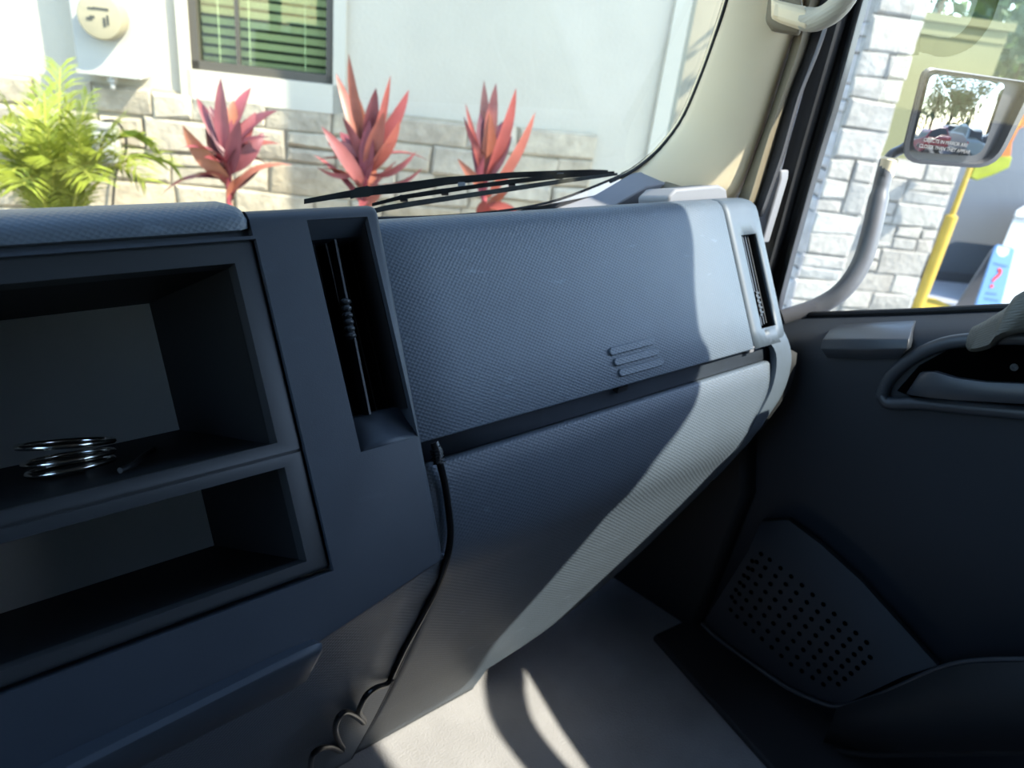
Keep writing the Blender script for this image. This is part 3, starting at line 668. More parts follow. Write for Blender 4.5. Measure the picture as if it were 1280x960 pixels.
MB().loft([[p-mn*.010 for p in fp_], [p+mn*.002 for p in fp_], hp, [hc+(p-hc)*1.0+bk*.02 for p in hp], back, back2], True, True).build('housing', m_mhouse, sm, smooth=40)
gm = []
gc = sum([onM(p.x, p.y, .0) for p in gq], Vector())/len(gq); RC = 1.1
def dome(p): d2 = (p-gc).length_squared; return p-mn*(d2/(2*RC))+mn*.003
rim = [onM(p.x, p.y, .0) for p in gq]
rows = [[dome(gc+(p-gc)*k) for p in rim] for k in (1, .92, .84, .76, .68, .6, .52, .44, .36, .28, .2, .12, .05, .01)]
MB().loft(rows, True, True).build('mirror_glass', m_mirror, sm, smooth=80)
xd = (onM(1210, 186)-onM(1150, 178)); yd = onM(1180, 120)-onM(1170, 180)
for body, px, py in (('OBJECTS IN MIRROR ARE', 1180, 178), ('CLOSER THAN THEY APPEAR', 1179, 186)):
    text_mesh('lettering', body, m_mtext, sm, dome(onM(px, py))+mn*.0012, xd, yd, .0068)
ap = [(Vector((.99, onX(978, 398, .99).y, onX(978, 398, .99).z))), onX(1020, 384, 1.02), onX(1052, 364, 1.04), onX(1076, 330, 1.06), onX(1090, 285, 1.075), onX(1100, 240, 1.09), onX(1110, 200, 1.10)]
MB().tube(smoothline(ap, 6), [.0135]*30+[.0115]*7, 12).build('mirror_arm', m_armgrey, sm, smooth=60)
bp = [onX(1104, 222, 1.09), onX(1112, 196, 1.10), onX(1128, 186, 1.13), onM(1150, 170, -.03)]
MB().tube(smoothline(bp, 5), .007, 10).build('arm_knuckle', m_mhouse, sm, smooth=60)
MB().lathe(onX(1109, 209, 1.098), (0, 0, 1), [(.008, -.014), (.012, -.011), (.012, .011), (.008, .014)], 14).build('pivot_collar', m_pillar, sm)

# ------------------------------------------------------------------ outside: house wall
WR = Vector((.861, -.509, 0)).normalized(); WNn = Vector((-WR.y, WR.x, 0)); WNn = WNn if WNn.y < 0 else -WNn
DW = 4.0
def onH(px, py, off=0.): return hit(px, py, WNn, -(DW-off))
HO = WNn*-DW
def H(a, z, off=0.): return HO+WR*a+Vector((0, 0, z))+WNn*off
def A(p): return (p-HO).dot(WR)
def hbox(mb, a0, a1, z0, z1, o0, o1): return mb.prism([H(a0, z0, o0), H(a1, z0, o0), H(a1, z1, o0), H(a0, z1, o0)], WNn*(o1-o0))
GZ = -EZ
right_end = A(onH(848, 80)); stone_top = onH(300, 122).z; stone_end = A(onH(742, 185))
hw = thing('wall_house', H(0, GZ), 'cream stucco house wall with a stone veneer base', None, None, 'structure')
wa0, wa1 = A(onH(238, 50)), A(onH(417, 60)); wz0 = onH(330, 96).z; wz1 = wz0+1.1
m = MB(); L0 = -6.5
for a0, a1, z0, z1 in ((L0, wa0, GZ, 2.9), (wa1, right_end, GZ, 2.9), (wa0, wa1, GZ, wz0), (wa0, wa1, wz1, 2.9)): hbox(m, a0, a1, z0, z1, -.2, 0)
m.build('stucco_face', m_stucco, hw, smooth=0)
hbox(MB(), right_end-.085, right_end, GZ, 2.39, 0, .03).build('corner_board', m_trimw, hw)
m = MB()
for a0, a1, z0, z1 in ((wa0-.02, wa1+.06, wz0-.135, wz0), (wa0-.05, wa0, wz0-.135, wz1), (wa1, wa1+.06, wz0-.135, wz1)): hbox(m, a0, a1, z0, z1, 0, .035)
m.build('window_surround', m_trimw, hw)
def stones(parent, fn, a0, a1, z0, z1, mat_, seed, hmin=.11, hmax=.2, wmin=.16, wmax=.46, depth=.032, skip=None):
    R = random.Random(seed); z = z1; n = 0
    while z > z0:
        h = R.uniform(hmin, hmax); a = a0-R.uniform(0, .0)
        while a < a1-.02:
            w = R.uniform(wmin, wmax)
            if a1-(a+w) < wmin*.8: w = a1-a
            w = min(w, a1-a)
            if not (skip and skip(a, a+w, z-h, z)):
                # some cells split into two thin courses
                cells = [(a, a+w, z-h, z)]
                if h > .15 and R.random() < .3: k = R.uniform(.4, .6); cells = [(a, a+w, z-h, z-h*k), (a, a+w, z-h*k, z)]
                for b0, b1, y0, y1 in cells:
                    g = .004; j = lambda s=.008: R.uniform(-s, s)
                    d = depth*R.uniform(.55, 1.15)
                    q = [(b0+g, y0+g), (b1-g, y0+g), (b1-g, y1-g), (b0+g, y1-g)]
                    q = [(u+j(.009), v+j(.009)) for u, v in q]; c0 = (b0+b1)/2; c1 = (y0+y1)/2; i_ = .013
                    f = [(u+(i_ if u < c0 else -i_)+j(.006), v+(i_ if v < c1 else -i_)+j(.006)) for u, v in q]
                    mb = MB(); mb.loft([[fn(u, v, -.004) for u, v in q], [fn(u, v, d*.62) for u, v in q], [fn(u, v, d+j(.008)) for u, v in f]], True)
                    mb.add([fn(u, v, d+.004) for u, v in f], []) 
                    mb.v = mb.v[:12]; mb.f = mb.f+[(8, 9, 10, 11)]
                    mb.build('stone', mat_, parent, smooth=25); n += 1
            a += w
        z -= h
    return n
backing = MB(); hbox(backing, L0, stone_end, GZ, stone_top, 0, .012); backing.build('mortar_bed', m_mortar, hw, smooth=0)
sa0 = A(onH(-25, 150)); zlow = onH(300, 262).z-.10
mbx0, mbx1 = A(onH(93, 60, .13)), A(onH(172, 70, .13))
stones(hw, lambda a, z, o: H(a, z, .012+o), sa0, stone_end, zlow, stone_top, m_stone, 3)

# house window
hwin = thing('window_2', H((wa0+wa1)/2, wz0), 'bronze framed house window with white horizontal blinds', None, None, 'structure')
m = MB()
for a0, a1, z0, z1 in ((wa0, wa0+.035, wz0, wz1), (wa1-.035, wa1, wz0, wz1), (wa0, wa1, wz0, wz0+.04), (wa0, wa1, wz1-.04, wz1)): hbox(m, a0, a1, z0, z1, -.07, .012)
m.build('window_frame', m_bronze, hwin)
am = A(onH(297, 40, -.03))
hbox(MB(), am-.010, am+.010, wz0+.03, wz1, -.05, -.02).build('mullion', m_bronze, hwin)
hbox(MB(), wa0+.03, am, wz0+.03, wz1-.03, -.042, -.038).build('pane', m_hg, hwin, smooth=0)
hbox(MB(), am, wa1-.03, wz0+.03, wz1-.03, -.032, -.028).build('pane', m_hg, hwin, smooth=0)
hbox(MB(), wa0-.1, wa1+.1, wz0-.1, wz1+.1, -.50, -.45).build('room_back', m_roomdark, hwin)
k = 0; z = wz0+.045
while z < wz1-.05:
    me = MB().prism([H(wa0+.04, z-.0145, -.088), H(wa0+.04, z-.0135, -.086), H(wa0+.04, z+.0155, -.060), H(wa0+.04, z+.0145, -.062)], WR*(wa1-wa0-.08)).build('blind_slat', m_blind, hwin, smooth=0); z += .044
for a in (wa0+.12, am+.05, wa1-.14):
    hbox(MB(), a-.002, a+.002, wz0+.04, wz1, -.056, -.054).build('blind_cord', m_blind, hwin)

# electric meter box
mt = thing('meter_box', H((mbx0+mbx1)/2, onH(130, 90, .1).z), 'cream electric meter cabinet with round meter cover on the house wall', 'meter box')
zb = onH(130, 91.5, .13).z
bx_ = MB(); hbox(bx_, mbx0, mbx1, zb, zb+.85, 0, .13); bx_.build('cabinet', m_metalbox, mt, bevel=.006)
pc = onH(133, 21, .13)
cv = MB().lathe(pc, WNn, [(.095, 0), (.095, .075), (.088, .088), (.06, .092), (.0, .093)], 28).build('meter_cover', m_meter, mt)
for dx, dz, w_, h_ in ((-.03, .03, .012, .004), (.01, .032, .032, .005), (-.04, -.012, .012, .006), (-.028, -.003, .01, .005), (.02, -.02, .005, .018), (.035, -.01, .004, .02)):
    c = pc+WR*dx+Vector((0, 0, dz)); MB().box(c+WNn*.094, WR*w_, Vector((0, 0, h_)), WNn*.0012).build('dial_print', m_ink, cv)
hbox(MB(), mbx0-.005, mbx1+.005, zb-.012, zb+.01, 0, .135).build('cabinet_lip', m_metalbox, mt, bevel=.002)
kn = onH(140, 98, .1); MB().lathe(kn+Vector((0, 0, -.05)), (0, 0, 1), [(.006, 0), (.012, .01), (.012, .03), (.02, .034), (.02, .06)], 12).build('drain_plug', m_metalbox, mt)
# outlet box with its cord
oc = onH(133, 178, .07)
ob_ = thing('outlet_box', oc, 'small grey weatherproof outlet cover on the stone veneer', 'outlet box')
MB().box(oc, WR*.062, Vector((0, 0, .095)), WNn*.03).build('cover', mat('outlet_plastic', (.42, .42, .36), .4, .5), ob_, bevel=.012, seg=3)
MB().box(oc+WNn*.034-Vector((0, 0, .01)), WR*.042, Vector((0, 0, .06)), WNn*.006).build('flap', m_whitep, ob_, bevel=.004)
MB().box(oc+WNn*.03+Vector((0, 0, .08)), WR*.05, Vector((0, 0, .012)), WNn*.012).build('hinge', m_metalbox, ob_, bevel=.003)
cz = [onH(*q, o_) for q, o_ in (((128, 151), .06), ((145, 152), .09), ((156, 168), .08), ((157, 190), .07), ((146, 214), .075), ((142, 240), .08), ((140, 280), .08))]
o = MB().tube(smoothline(cz, 5), .006, 8).build('cord', m_rubber, ob_)

# planting bed and plants
o = MB().prism([H(L0, GZ, .08), H(stone_end+.6, GZ, .08), H(stone_end+.6, GZ, 1.1), H(L0, GZ, 1.1)], (0, 0, .119)).build('planting_bed', m_soil); tag(o, 'mulched planting bed along the house wall', 'flower bed')
def leaf(mb, base, tip, width, bow, side=None, n=8):
    """lanceolate folded leaf from base to tip, sagging by bow"""
    ax = tip-base; L = ax.length; d = ax.normalized(); side = side or d.cross(Vector((rnd.uniform(-.5, .5), rnd.uniform(-.5, .5), 1)))
    side = (side-d*side.dot(d)).normalized(); up = side.cross(d); rows = []
    for i in range(n+1):
        t = i/n; w = width*(math.sin(math.pi*min(1, (t*.92+.08))**.9)**.8 if t < 1 else 0)+.0008
        c = base+ax*t+up*bow*4*t*(1-t)*L
        rows.append([c-side*w+up*w*.35, c, c+side*w+up*w*.35])
    mb.loft(rows)
def cordyline(base_px, off, crown_px, tips, label, extra, lsz):
    b = onH(*base_px, off); g = Vector((b.x, b.y, GZ+.12)); c = onH(*crown_px, off)
    t = thing('cordyline', g, label, 'plant', 'red cordylines along the house wall')
    MB().tube([g, g.lerp(c, .4)+WR*.02, g.lerp(c, .75), c+Vector((0, 0, .03))], [.02, .017, .014, .010], 8).build('stem', m_tis, t, smooth=60)
    R = random.Random(len(label))
    for i, (px, py, w, bw) in enumerate(tips):
        o_ = off+R.uniform(-.14, .16); tip = onH(px, py, o_)
        s = c+Vector((0, 0, R.uniform(-.14, .05)))+(tip-c)*.06
        mb = MB(); leaf(mb, s, tip, w*lsz*1.35, bw, WR*math.cos(R.uniform(-.6, .6))+WNn*R.uniform(-.5, .5)+Vector((0, 0, .25)))
        mb.build('leaf', m_ti, t, smooth=60)
    for i in range(extra):
        a = R.uniform(0, 6.28); el = R.uniform(-.35, 1.1); l_ = R.uniform(.16, .34)
        s = c+Vector((0, 0, R.uniform(-.25, .02))); tip = s+(WR*math.cos(a)+WNn*math.sin(a)*.8)*l_*math.cos(el)+Vector((0, 0, l_*math.sin(el)))
        mb = MB(); leaf(mb, s, tip, R.uniform(.02, .034), R.uniform(-.05, .25)); mb.build('leaf', m_ti, t, smooth=60)
cordyline((280, 250), .55, (285, 195), [(276, 97, .030, .03), (314, 109, .032, .05), (228, 156, .036, .08), (347, 138, .030, .10), (350, 180, .022, .12), (258, 145, .034, .0), (292, 125, .03, .02), (246, 122, .022, .05), (330, 165, .03, .12), (335, 205, .012, .2), (262, 132, .03, 0), (300, 150, .03, 0), (320, 140, .028, .05)],
          'red and orange cordyline below the left part of the house window', 12, .85)
cordyline((455, 250), .60, (458, 200), [(436, 68, .020, .05), (420, 92, .022, .08), (488, 95, .018, .03), (511, 112, .032, .05), (402, 158, .026, .10), (528, 210, .016, .16), (396, 208, .014, .22), (470, 110, .026, .0), (448, 120, .026, .0), (480, 140, .03, .0), (425, 165, .03, .1), (500, 150, .03, .05), (520, 190, .018, .15), (410, 180, .02, .15), (462, 150, .03, 0), (440, 160, .03, 0)],
          'tall pink and orange cordyline at the right edge of the house window', 14, .85)
cordyline((608, 262), .65, (608, 215), [(605, 101, .024, .0), (620, 104, .024, .02), (645, 110, .028, .04), (669, 140, .026, .06), (582, 130, .012, .10), (580, 146, .012, .12), (612, 140, .03, .0), (600, 140, .032, .0), (632, 150, .03, .03), (572, 198, .018, .10), (588, 165, .014, .05), (640, 170, .026, .06), (618, 165, .03, 0)],
          'slim dark red cordyline standing in front of the bare wall stretch', 9, .85)
# feathery palm
def frond(name, root, base, tip, bow, parent, nl, ll, R):
    ax = tip-base; L = ax.length; up = Vector((0, 0, 1)); mb = MB(); pts = []
    side = ax.cross(up); side = side.normalized() if side.length > 1e-4 else WR.copy()
    for i in range(nl+1):
        t = i/nl; pts.append(base+ax*t+up*(bow*4*t*(1-t))*L)
    st_ = MB().tube(pts, [.006*(1-.8*i/nl)+.001 for i in range(nl+1)], 5).build('frond', m_palmst, parent, smooth=60)
    for i in range(3, nl+1):
        t = i/nl; d = (pts[min(i+1, nl)]-pts[i-1]).normalized(); l_ = ll*(1-.55*abs(t-.45)*1.6)
        for s in (-1, 1):
            dr = (d*.75+side*s*R.uniform(.6, .9)+up*R.uniform(-.15, .35)).normalized()
            e = pts[i]+dr*l_+Vector((0, 0, -l_*.22)); w = d.cross(dr).normalized().cross(dr).normalized()*.0042
            md = pts[i]+dr*l_*.5
            mb.add([pts[i]-w*.5, pts[i]+w*.5, md+w, e, md-w], [(0, 1, 2, 3, 4)])
    mb.build('leaflets', m_palm, st_, smooth=0)
pb_ = onH(75, 285, .55); pg = Vector((pb_.x, pb_.y, GZ+.12))
pm = thing('feathery_palm', pg, 'bright yellow green feathery palm below the meter cabinet', 'palm')
MB().tube([pg, pb_.lerp(pg, .5), pb_], [.05, .04, .03], 10).build('trunk', m_bark, pm, smooth=60)
R = random.Random(5)
for (px, py, bw, o_) in ((75, 85, .05, .3), (110, 120, .05, .4), (40, 140, .12, .5), (5, 125, .15, .6), (-20, 165, .18, .55), (-30, 205, .2, .6), (150, 150, .12, .5), (215, 205, .25, .55), (180, 225, .25, .7), (60, 160, .05, .8), (100, 170, .05, .75), (20, 190, .15, .85), (130, 190, .15, .9), (-10, 235, .2, .8), (70, 200, .1, 1.0), (85, 130, .05, .55), (55, 115, .08, .45), (30, 230, .2, 1.0), (115, 225, .2, 1.0), (190, 180, .3, .5), (170, 205, .25, .8), (0, 150, .25, .4), (-35, 185, .3, .7), (140, 170, .2, .6), (15, 215, .25, .9), (50, 180, .1, .9), (95, 150, .08, .7)):
    frond('frond', pm, pb_+Vector((R.uniform(-.04, .04), R.uniform(-.04, .04), R.uniform(-.1, .05))), onH(px, py, o_), bw, pm, 38, .2, R)

# canopy slab added out of frame, sheared to shade the wall right of the window
aq = A(onH(338, 170)); cz_ = 2.4
o = MB().prism([H(aq+1.45*.0, cz_, 0), H(aq+1.45*2.15, cz_, 2.15), H(aq+1.45*2.15+3.0, cz_, 2.15), H(aq+3.0, cz_, 0)], (0, 0, .12)).build('shade_canopy', m_trimw); tag(o, 'added unseen canopy slab that shades the house wall', 'canopy')
# ------------------------------------------------------------------ outside: right side
o = MB().bx(-60, 60, -60, 60, GZ-.1, GZ).build('ground', m_pave); tag(o, 'grey parking lot pavement', None, None, 'structure')
o['label'] = 'grey concrete pavement around the truck'
# stone pillar
DP = 4.6
pil_dir = ray(1100, 200); ph = Vector((pil_dir.x, pil_dir.y, 0)).normalized()
pr = Vector((ph.y, -ph.x, 0)); az_ = math.radians(216); pr = Vector((-math.cos(az_), math.sin(az_), 0)); pn = Vector((-pr.y, pr.x, 0)); pn = pn if pn.dot(ph) < 0 else -pn
def onPl(px, py): return hit(px, py, pn, -DP)
PO = onPl(1066, 100); PO.z = 0
ppl, ppr = (onPl(1066, 100)-PO).dot(pr), (onPl(1130, 100)-PO).dot(pr)
PD = .16
def PLf(a, z, o_): return PO+pr*a+Vector((0, 0, z))+pn*o_
spil = thing('stone_pillar', PO+Vector((0, 0, GZ)), 'tall pillar clad in white ledgestone outside the door window', 'pillar')
MB().prism([PLf(ppl+.03, GZ, -.0), PLf(ppr-.03, GZ, -.0), PLf(ppr-.03, GZ, -PD), PLf(ppl+.03, GZ, -PD)], (0, 0, 3.2)).build('core', m_mortarw, spil)
ztop = onPl(1130, -30).z+.1; zbot = onPl(1000, 400).z-.1
stones(spil, lambda a, z, o_: PLf(a, z, o_), ppl, ppr, zbot, ztop, m_stonew, 11, .12, .21, .15, .36, .025)
stones(spil, lambda a, z, o_: PO+pr*(ppr-.02+o_)+pn*(-a)+Vector((0, 0, z)), 0, PD, zbot, ztop, m_stonew, 12, .12, .21, .15, .36, .025)
stones(spil, lambda a, z, o_: PO+pr*(ppl+.02-o_)+pn*(-a)+Vector((0, 0, z)), 0, PD, zbot, ztop, m_stonew, 13, .12, .21, .15, .36, .025)
# olive wing wall with its stone base
DO = 5.4
def onO(px, py): return hit(px, py, pn, -DO)
OO = onO(1195, 205); OO.z = 0
def OF(a, z, o_=0.): return OO+pr*a+Vector((0, 0, z))+pn*o_
otop = onO(1200, 27).z; obase = onO(1165, 203).z; ol = (onO(1050, 203)-OO).dot(pr)
ow = thing('wall_wing', OF(0, GZ), 'low olive stucco wing wall with a white stone base', None, None, 'structure')
a1 = .03
MB().prism([OF(ol, GZ), OF(a1, GZ), OF(a1, GZ, -.3), OF(ol, GZ, -.3)], (0, 0, otop-GZ)).build('stucco_face', m_olive, ow)
MB().prism([OF(ol, otop-.02, .03), OF(a1+.02, otop-.02, .03), OF(a1+.02, otop-.02, -.33), OF(ol, otop-.02, -.33)], (0, 0, .05)).build('coping', m_olive, ow)
zt = onO(1190, 47).z
MB().prism([OF(ol, zt, 0), OF(a1, zt, 0), OF(a1, zt, .012), OF(ol, zt, .012)], (0, 0, .03)).build('reveal_band', m_olive, ow)
MB().prism([OF(ol, GZ, 0), OF(a1, GZ, 0), OF(a1, GZ, .02), OF(ol, GZ, .02)], (0, 0, obase-GZ)).build('mortar_bed', m_mortarw, ow)
stones(ow, lambda a, z, o_: OF(a, z, .02+o_), ol+.35, a1, onO(1140, 395).z-.1, obase, m_stonew, 21, .12, .21, .16, .36, .025)
# far beige building left of the pillar
fb = thing('far_building', onZ(1000, 232, GZ), 'pale beige building seen between the windshield pillar and stone pillar', 'building')
DB = 12.5
def onB(px, py): return hit(px, py, pn, -DB)
b0, b1 = onB(860, 60), onB(1100, 60); z0 = GZ
MB().prism([Vector((b0.x, b0.y, z0)), Vector((b1.x, b1.y, z0)), Vector((b1.x, b1.y, z0))-pn*3, Vector((b0.x, b0.y, z0))-pn*3], (0, 0, 4.2)).build('wall', m_beige, fb)
c = onB(1040, 120)
MB().box(Vector((c.x, c.y, z0+1.3))+pn*.04, pr*.10, Vector((0, 0, 1.9)), pn*.05).build('pilaster', m_stucco, fb)
b2, b3 = onB(1050, 60), onB(1078, 60)
MB().prism([Vector((b2.x, b2.y, .05))+pn*.05, Vector((b3.x, b3.y, .05))+pn*.05, Vector((b3.x, b3.y, .75))+pn*.05, Vector((b2.x, b2.y, .75))+pn*.05], -pn*.08).build('dark_window', m_bronze, fb)
MB().prism([Vector((b0.x, b0.y, z0))+pn*.06, Vector((b1.x, b1.y, z0))+pn*.06, Vector((b1.x, b1.y, z0)), Vector((b0.x, b0.y, z0))], (0, 0, .45)).build('base_band', m_pave, fb)

# yellow post with a lime and orange wrap
yb = onZ(1146, 388, GZ)
D_ = pn.dot(onO(1195, 205))
def onY2(px, py): return hit(px, py, pn, -(DO-.35))
y0, y1 = onY2(1143, 395), onY2(1208, 220)
yp = thing('yellow_post', Vector((y0.x, y0.y, GZ)), 'slim yellow post with lime and orange wrap beside the stone base', 'post')
ybx = (y0+y1)/2
MB().tube([Vector((ybx.x, ybx.y, GZ)), Vector((ybx.x, ybx.y, y1.z-.28)), Vector((ybx.x, ybx.y, y1.z-.27)), Vector((ybx.x, ybx.y, y1.z+.1))], [.042, .042, .02, .018], 12).build('post', m_yellow, yp, smooth=40)
q = [onY2(*p) for p in ((1212, 222), (1222, 200), (1246, 193), (1266, 196), (1262, 210), (1240, 220), (1222, 226))]
MB().prism(q, -pn*.05).build('lime_wrap', m_lime, yp, bevel=.01)
q = [onY2(*p) for p in ((1244, 198), (1246, 178), (1254, 160), (1272, 148), (1290, 140), (1292, 152), (1274, 162), (1266, 178), (1264, 196))]
MB().prism(q, -pn*.05).build('orange_wrap', m_orange, yp, bevel=.01)
MB().tube([Vector((ybx.x, ybx.y, y1.z+.1)), onY2(1228, 205), onY2(1250, 190), onY2(1275, 150)], .012, 8).build('bent_rail', m_yellow, yp, smooth=60)
# painted kerb line on the pavement
q = [onZ(*p, GZ+.004) for p in ((1150, 372), (1168, 374), (1215, 396), (1160, 402), (1145, 392))]
o = MB().prism(q, (0, 0, .01)).build('kerb_line', m_yellow); tag(o, 'yellow painted line on the pavement at the post foot', 'painted line')
# grey wall behind and white cabinet with blue sign
gq_ = onZ(1190, 352, GZ)
DS = -pn.dot(gq_)
def onS(px, py, d=0.): return hit(px, py, pn, -(DS-d))
gb = thing('grey_wall', Vector((gq_.x, gq_.y, GZ)), 'smooth blue grey wall panel behind the yellow post', 'wall panel')
s0, s1 = onS(1120, 330), onS(1400, 330); ztp = onS(1250, 135).z
MB().prism([Vector((s0.x, s0.y, GZ)), Vector((s1.x, s1.y, GZ)), Vector((s1.x, s1.y, GZ))-pn*.3, Vector((s0.x, s0.y, GZ))-pn*.3], (0, 0, ztp-GZ)).build('panel', mat('blue_grey_render', (.115, .125, .14), .8, .2, .05, 2), gb)
MB().prism([Vector((s0.x, s0.y, GZ))+pn*.02, Vector((s1.x, s1.y, GZ))+pn*.02, Vector((s1.x, s1.y, GZ)), Vector((s0.x, s0.y, GZ))], (0, 0, .10)).build('skirting', mat('grey_skirting', (.07, .07, .075), .8), gb)
wc = thing('white_cabinet', onZ(1275, 400, GZ), 'white cabinet with a lid behind the blue sign', 'cabinet')
def onC(px, py, d=0.): return hit(px, py, pn, -(DS-.75-d))
w0, w1 = onC(1243, 330), onC(1400, 330); wt = onC(1270, 272).z
MB().prism([Vector((w0.x, w0.y, GZ)), Vector((w1.x, w1.y, GZ)), Vector((w1.x, w1.y, GZ))-pn*.5+pr*.5, Vector((w0.x, w0.y, GZ))-pn*.5+pr*.5], (0, 0, wt-GZ)).build('body', m_whitep, wc, bevel=.01)
MB().prism([Vector((w0.x, w0.y, wt))+pn*.03-pr*.03, Vector((w1.x, w1.y, wt))+pn*.03, Vector((w1.x, w1.y, wt))-pn*.53+pr*.5, Vector((w0.x, w0.y, wt))-pn*.53+pr*.5], (0, 0, .07)).build('lid', m_whitep, wc, bevel=.015)
fs_ = thing('floor_sign', onZ(1225, 395, GZ), 'blue folding floor sign with white grip hole and red symbol', 'sign')
def onF(px, py, d=0.): return hit(px, py, (pn+Vector((0, 0, .12))).normalized(), SGD-d)
sn = (pn+Vector((0, 0, .12))).normalized()
sp0 = onZ(1228, 396, GZ); SGD = sn.dot(sp0)
def onF(px, py, d=0.): return hit(px, py, sn, SGD+d)
q = [onF(*p) for p in ((1216, 396), (1220, 380), (1244, 309), (1248, 306), (1265, 309), (1269, 312), (1252, 380), (1249, 398))]
MB().prism(q, -sn*.02).build('front_board', m_blue, fs_, bevel=.004)
q = [onF(px, py, .003) for px, py in ((1247, 308), (1262, 311), (1260, 318), (1255, 321), (1249, 320), (1246, 315))]
MB().prism(q, -sn*.002).build('grip_hole', m_whitep, fs_)
xd = onF(1255, 352)-onF(1230, 346); yd = onF(1246, 330)-onF(1240, 350)
text_mesh('symbol', '?', m_red, fs_, onF(1244, 349, .004), xd, yd, (onF(1247, 335)-onF(1239, 364)).length*1.25)
for px0, py0, px1, py1 in ((1242, 329, 1259, 333), (1233, 366, 1246, 368), (1231, 373, 1248, 376)):
    a, b = onF(px0, py0, .002), onF(px1, py1, .002); d = (b-a); w_ = sn.cross(d).normalized()*.007
    MB().prism([a-w_, b-w_, b+w_, a+w_], sn*.002).build('print_line', mat('navy_print', (.05, .10, .25), .6) if 'navy_print' not in bpy.data.materials else bpy.data.materials['navy_print'], fs_, smooth=0)
q = [onF(px, py, -.02) for px, py in ((1214, 396), (1241, 312), (1262, 312), (1246, 396))]
rb = [v-pn*(.22*(1-(v.z-GZ)/(q[1].z-GZ))) for v in q]
MB().prism(rb, -sn*.02).build('rear_board', m_armgrey, fs_, bevel=.004)  # dark grey here paints in the shaded side of the sign

# ------------------------------------------------------------------ trees and cars
def tree(name, pos, h, r, label, seed, group, dens=900):
    R = random.Random(seed); t = thing(name, pos, label, 'tree', group); base = Vector(pos)
    top = base+Vector((0, 0, h*.62))
    MB().tube([base, base.lerp(top, .5)+Vector((R.uniform(-.15, .15), R.uniform(-.15, .15), 0)), top], [h*.035, h*.026, h*.012], 9).build('trunk', m_bark, t, smooth=60)
    mb = MB(); blobs = []
    for _ in range(9):
        a = R.uniform(0, 6.28); blobs.append((base+Vector((math.cos(a)*r*R.uniform(.1, .65), math.sin(a)*r*R.uniform(.1, .65), h*R.uniform(.28, .88))), r*R.uniform(.35, .55)))
    for _ in range(dens):
        c, rr = R.choice(blobs); d = Vector((R.gauss(0, 1), R.gauss(0, 1), R.gauss(0, 1))).normalized(); p = c+d*rr*R.uniform(.6, 1.05)
        u = d.orthogonal().normalized()*R.uniform(.06, .13)*h/4; v = d.cross(u).normalized()*R.uniform(.04, .09)*h/4; d2 = d*R.uniform(-.05, .08)
        mb.add([p-u, p+v+d2, p+u, p-v-d2], [(0, 1, 2, 3)])
    f = mb.build('foliage', m_leafg, t, smooth=0); f['kind'] = 'stuff'
for i, (px, dist, h, r) in enumerate(((1145, 22, 6.6, 2.4), (1212, 17, 6.4, 2.3), (1318, 12.5, 6.5, 1.9))):
    d = ray(px, 100); d = Vector((d.x, d.y, 0)).normalized()*dist
    tree('shade_tree', (d.x, d.y, GZ), h, r, ['leafy tree directly behind the top of the olive wall', 'leafy tree rising above the mirror, right of the stone pillar', 'leafy tree at the right edge above the white cabinet'][i], 40+i, 'trees behind the wing wall')
hb = onS(1262, 120, -1.2); hb = Vector((hb.x, hb.y, GZ))
hd = thing('tall_hedge', hb, 'dark green hedge beside the right end of the olive wall', 'hedge')
R = random.Random(77); mb = MB()
for _ in range(2600):
    p = hb+pr*R.uniform(-.15, 2.2)-pn*R.uniform(0, .7)+Vector((0, 0, R.uniform(.1, 2.55))); d = Vector((R.gauss(0, 1), R.gauss(0, 1), R.gauss(0, 1))).normalized()
    u = d.orthogonal().normalized()*R.uniform(.05, .09); v = d.cross(u).normalized()*R.uniform(.035, .06); mb.add([p-u, p+v, p+u, p-v], [(0, 1, 2, 3)])
f = mb.build('foliage', m_bush, hd, smooth=0); f['kind'] = 'stuff'
for k in range(4): MB().tube([hb+pr*(.2+.55*k)-pn*.35, hb+pr*(.25+.55*k)-pn*.35+Vector((0, 0, 2.2))], [.03, .012], 7).build('stem', m_bark, hd, smooth=60)
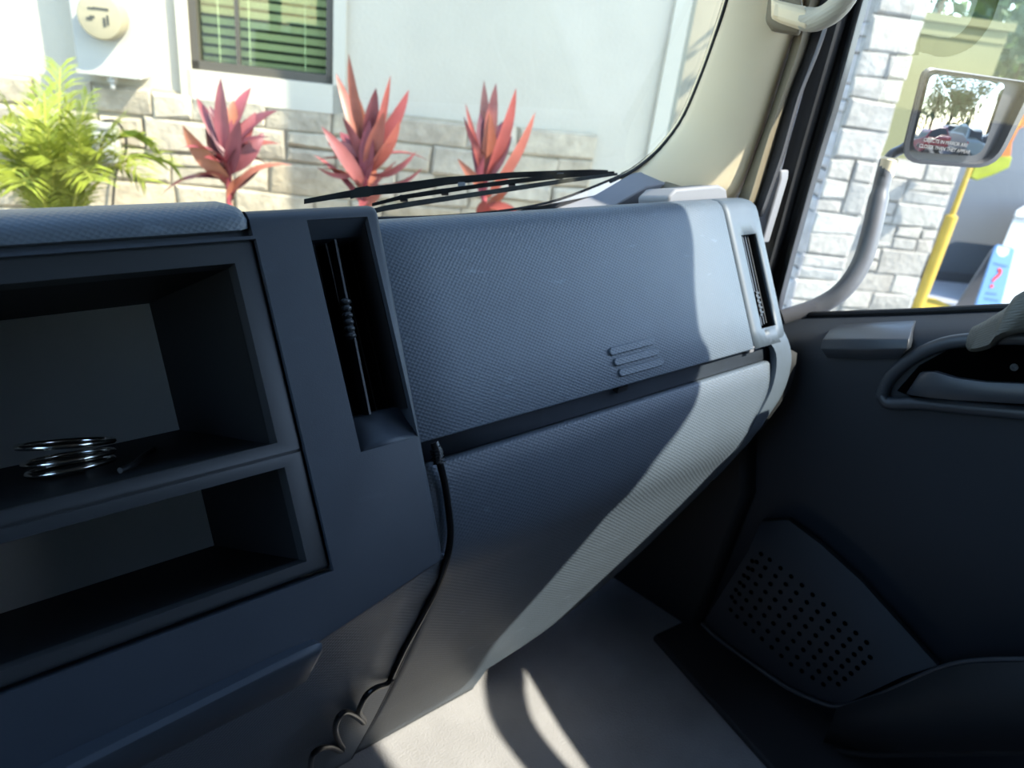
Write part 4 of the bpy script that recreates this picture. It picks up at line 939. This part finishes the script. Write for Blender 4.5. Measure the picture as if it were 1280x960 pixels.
def car(pos, ang, col, label, L=4.4, Wd=1.8, Hh=1.5):
    t = thing('parked_car', pos, label, 'car', 'cars parked behind the truck')
    m_c = mat('car_paint_%d' % (rnd.random()*1e6), col, .25, .5, coat=.6)
    f = Vector((math.cos(ang), math.sin(ang), 0)); s = Vector((-f.y, f.x, 0)); P = lambda a, b, c: Vector(pos)+f*a*L+s*b*Wd+Vector((0, 0, c*Hh))
    body = [(-.5, .25), (-.5, .56), (-.47, .62), (-.28, .64), (.18, .64), (.22, .62), (.45, .52), (.5, .44), (.5, .24), (.44, .16), (-.44, .16)]
    MB().loft([[P(a*k, b, c) for a, c in body] for b, k in ((-.5, .96), (-.42, 1), (.42, 1), (.5, .96))], True, True).build('body', m_c, t, smooth=30, bevel=.04)
    cabn = [(-.46, .62), (-.38, .95), (-.30, 1.0), (.02, 1.0), (.08, .96), (.24, .62)]
    MB().loft([[P(a, b*(1-.18*(c-.62)/.38), c) for a, c in cabn] for b in (-.46, .46)], True, True).build('cabin', m_c, t, smooth=30, bevel=.05)
    gw = [(-.40, .66), (-.345, .92), (.03, .92), (.17, .66)]
    for sg in (-1, 1):
        MB().prism([P(a, sg*.465*(1-.18*(c-.62)/.38), c) for a, c in gw], s*sg*.01).build('side_window', m_black, t)
    MB().prism([P(.235, b, .66) if c == 0 else P(.105, b*.86, .94) for b, c in ((-.38, 0), (.38, 0), (.38, 1), (-.38, 1))], f*.02+Vector((0, 0, .01))).build('front_window', m_black, t)
    MB().prism([P(-.462, b, .66) if c == 0 else P(-.392, b*.86, .93) for b, c in ((-.38, 0), (.38, 0), (.38, 1), (-.38, 1))], -f*.02+Vector((0, 0, .01))).build('rear_window', m_black, t)
    for a in (-.31, .31):
        for sg in (-1, 1): MB().lathe(P(a, sg*.40, .22), s*sg, [(.20, 0), (.33, .01), (.33, .17), (.2, .2), (.18, .17)], 18).build('wheel', m_black, t)
    for sg in (-1, 1):
        MB().box(P(.485, sg*.36, .46), f*.02, s*.14, Vector((0, 0, .06))).build('headlamp', m_whitep, t, bevel=.01); MB().box(P(-.497, sg*.40, .5), f*.015, s*.1, Vector((0, 0, .09))).build('tail_lamp', m_red, t, bevel=.01)
def refl(px, py):
    p = onM(px, py); d = p.normalized(); o_ = p-gc; n_ = (mn+o_/RC*1.0).normalized()
    return dome(p), d-n_*2*d.dot(n_)
def refl_ground(px, py, z=GZ):
    p, d = refl(px, py); t = (z-p.z)/d.z if d.z < -.01 else 25; return p+d*min(max(t, 4), 40)
def refl_at(px, py, dist):
    p, d = refl(px, py); d = Vector((d.x, d.y, 0)).normalized(); q = p+d*dist; return Vector((q.x, q.y, GZ))
car(refl_at(1160, 160, 17), -1.75, (.35, .01, .02), 'red car seen at the left of the mirror glass')
car(refl_at(1184, 156, 24), -1.7, (.6, .6, .62), 'white car beside the red one in the mirror glass')
car(refl_at(1210, 158, 18), -1.6, (.30, .33, .32), 'grey green car at the middle of the mirror glass', 4.7, 1.85, 1.7)
car(refl_at(1232, 160, 22), -1.6, (.5, .5, .52), 'silver car at the right of the mirror glass')
for i, (px, dist, h, r) in enumerate(((1160, 40, 8, 3.0), (1185, 31, 8.5, 3.2), (1212, 38, 8, 3.2), (1245, 28, 7.5, 2.6))):
    p = refl_at(px, 150, dist); tree('shade_tree', p, h, r, ['leafy tree above the red car in the mirror glass', 'tallest leafy tree in the middle of the mirror glass', 'leafy tree right of centre in the mirror glass', 'leafy tree at the right edge of the mirror glass'][i], 60+i, 'trees reflected in the mirror', 1100)
for ob_ in bpy.data.objects:
    if '_base' in ob_: del ob_['_base']
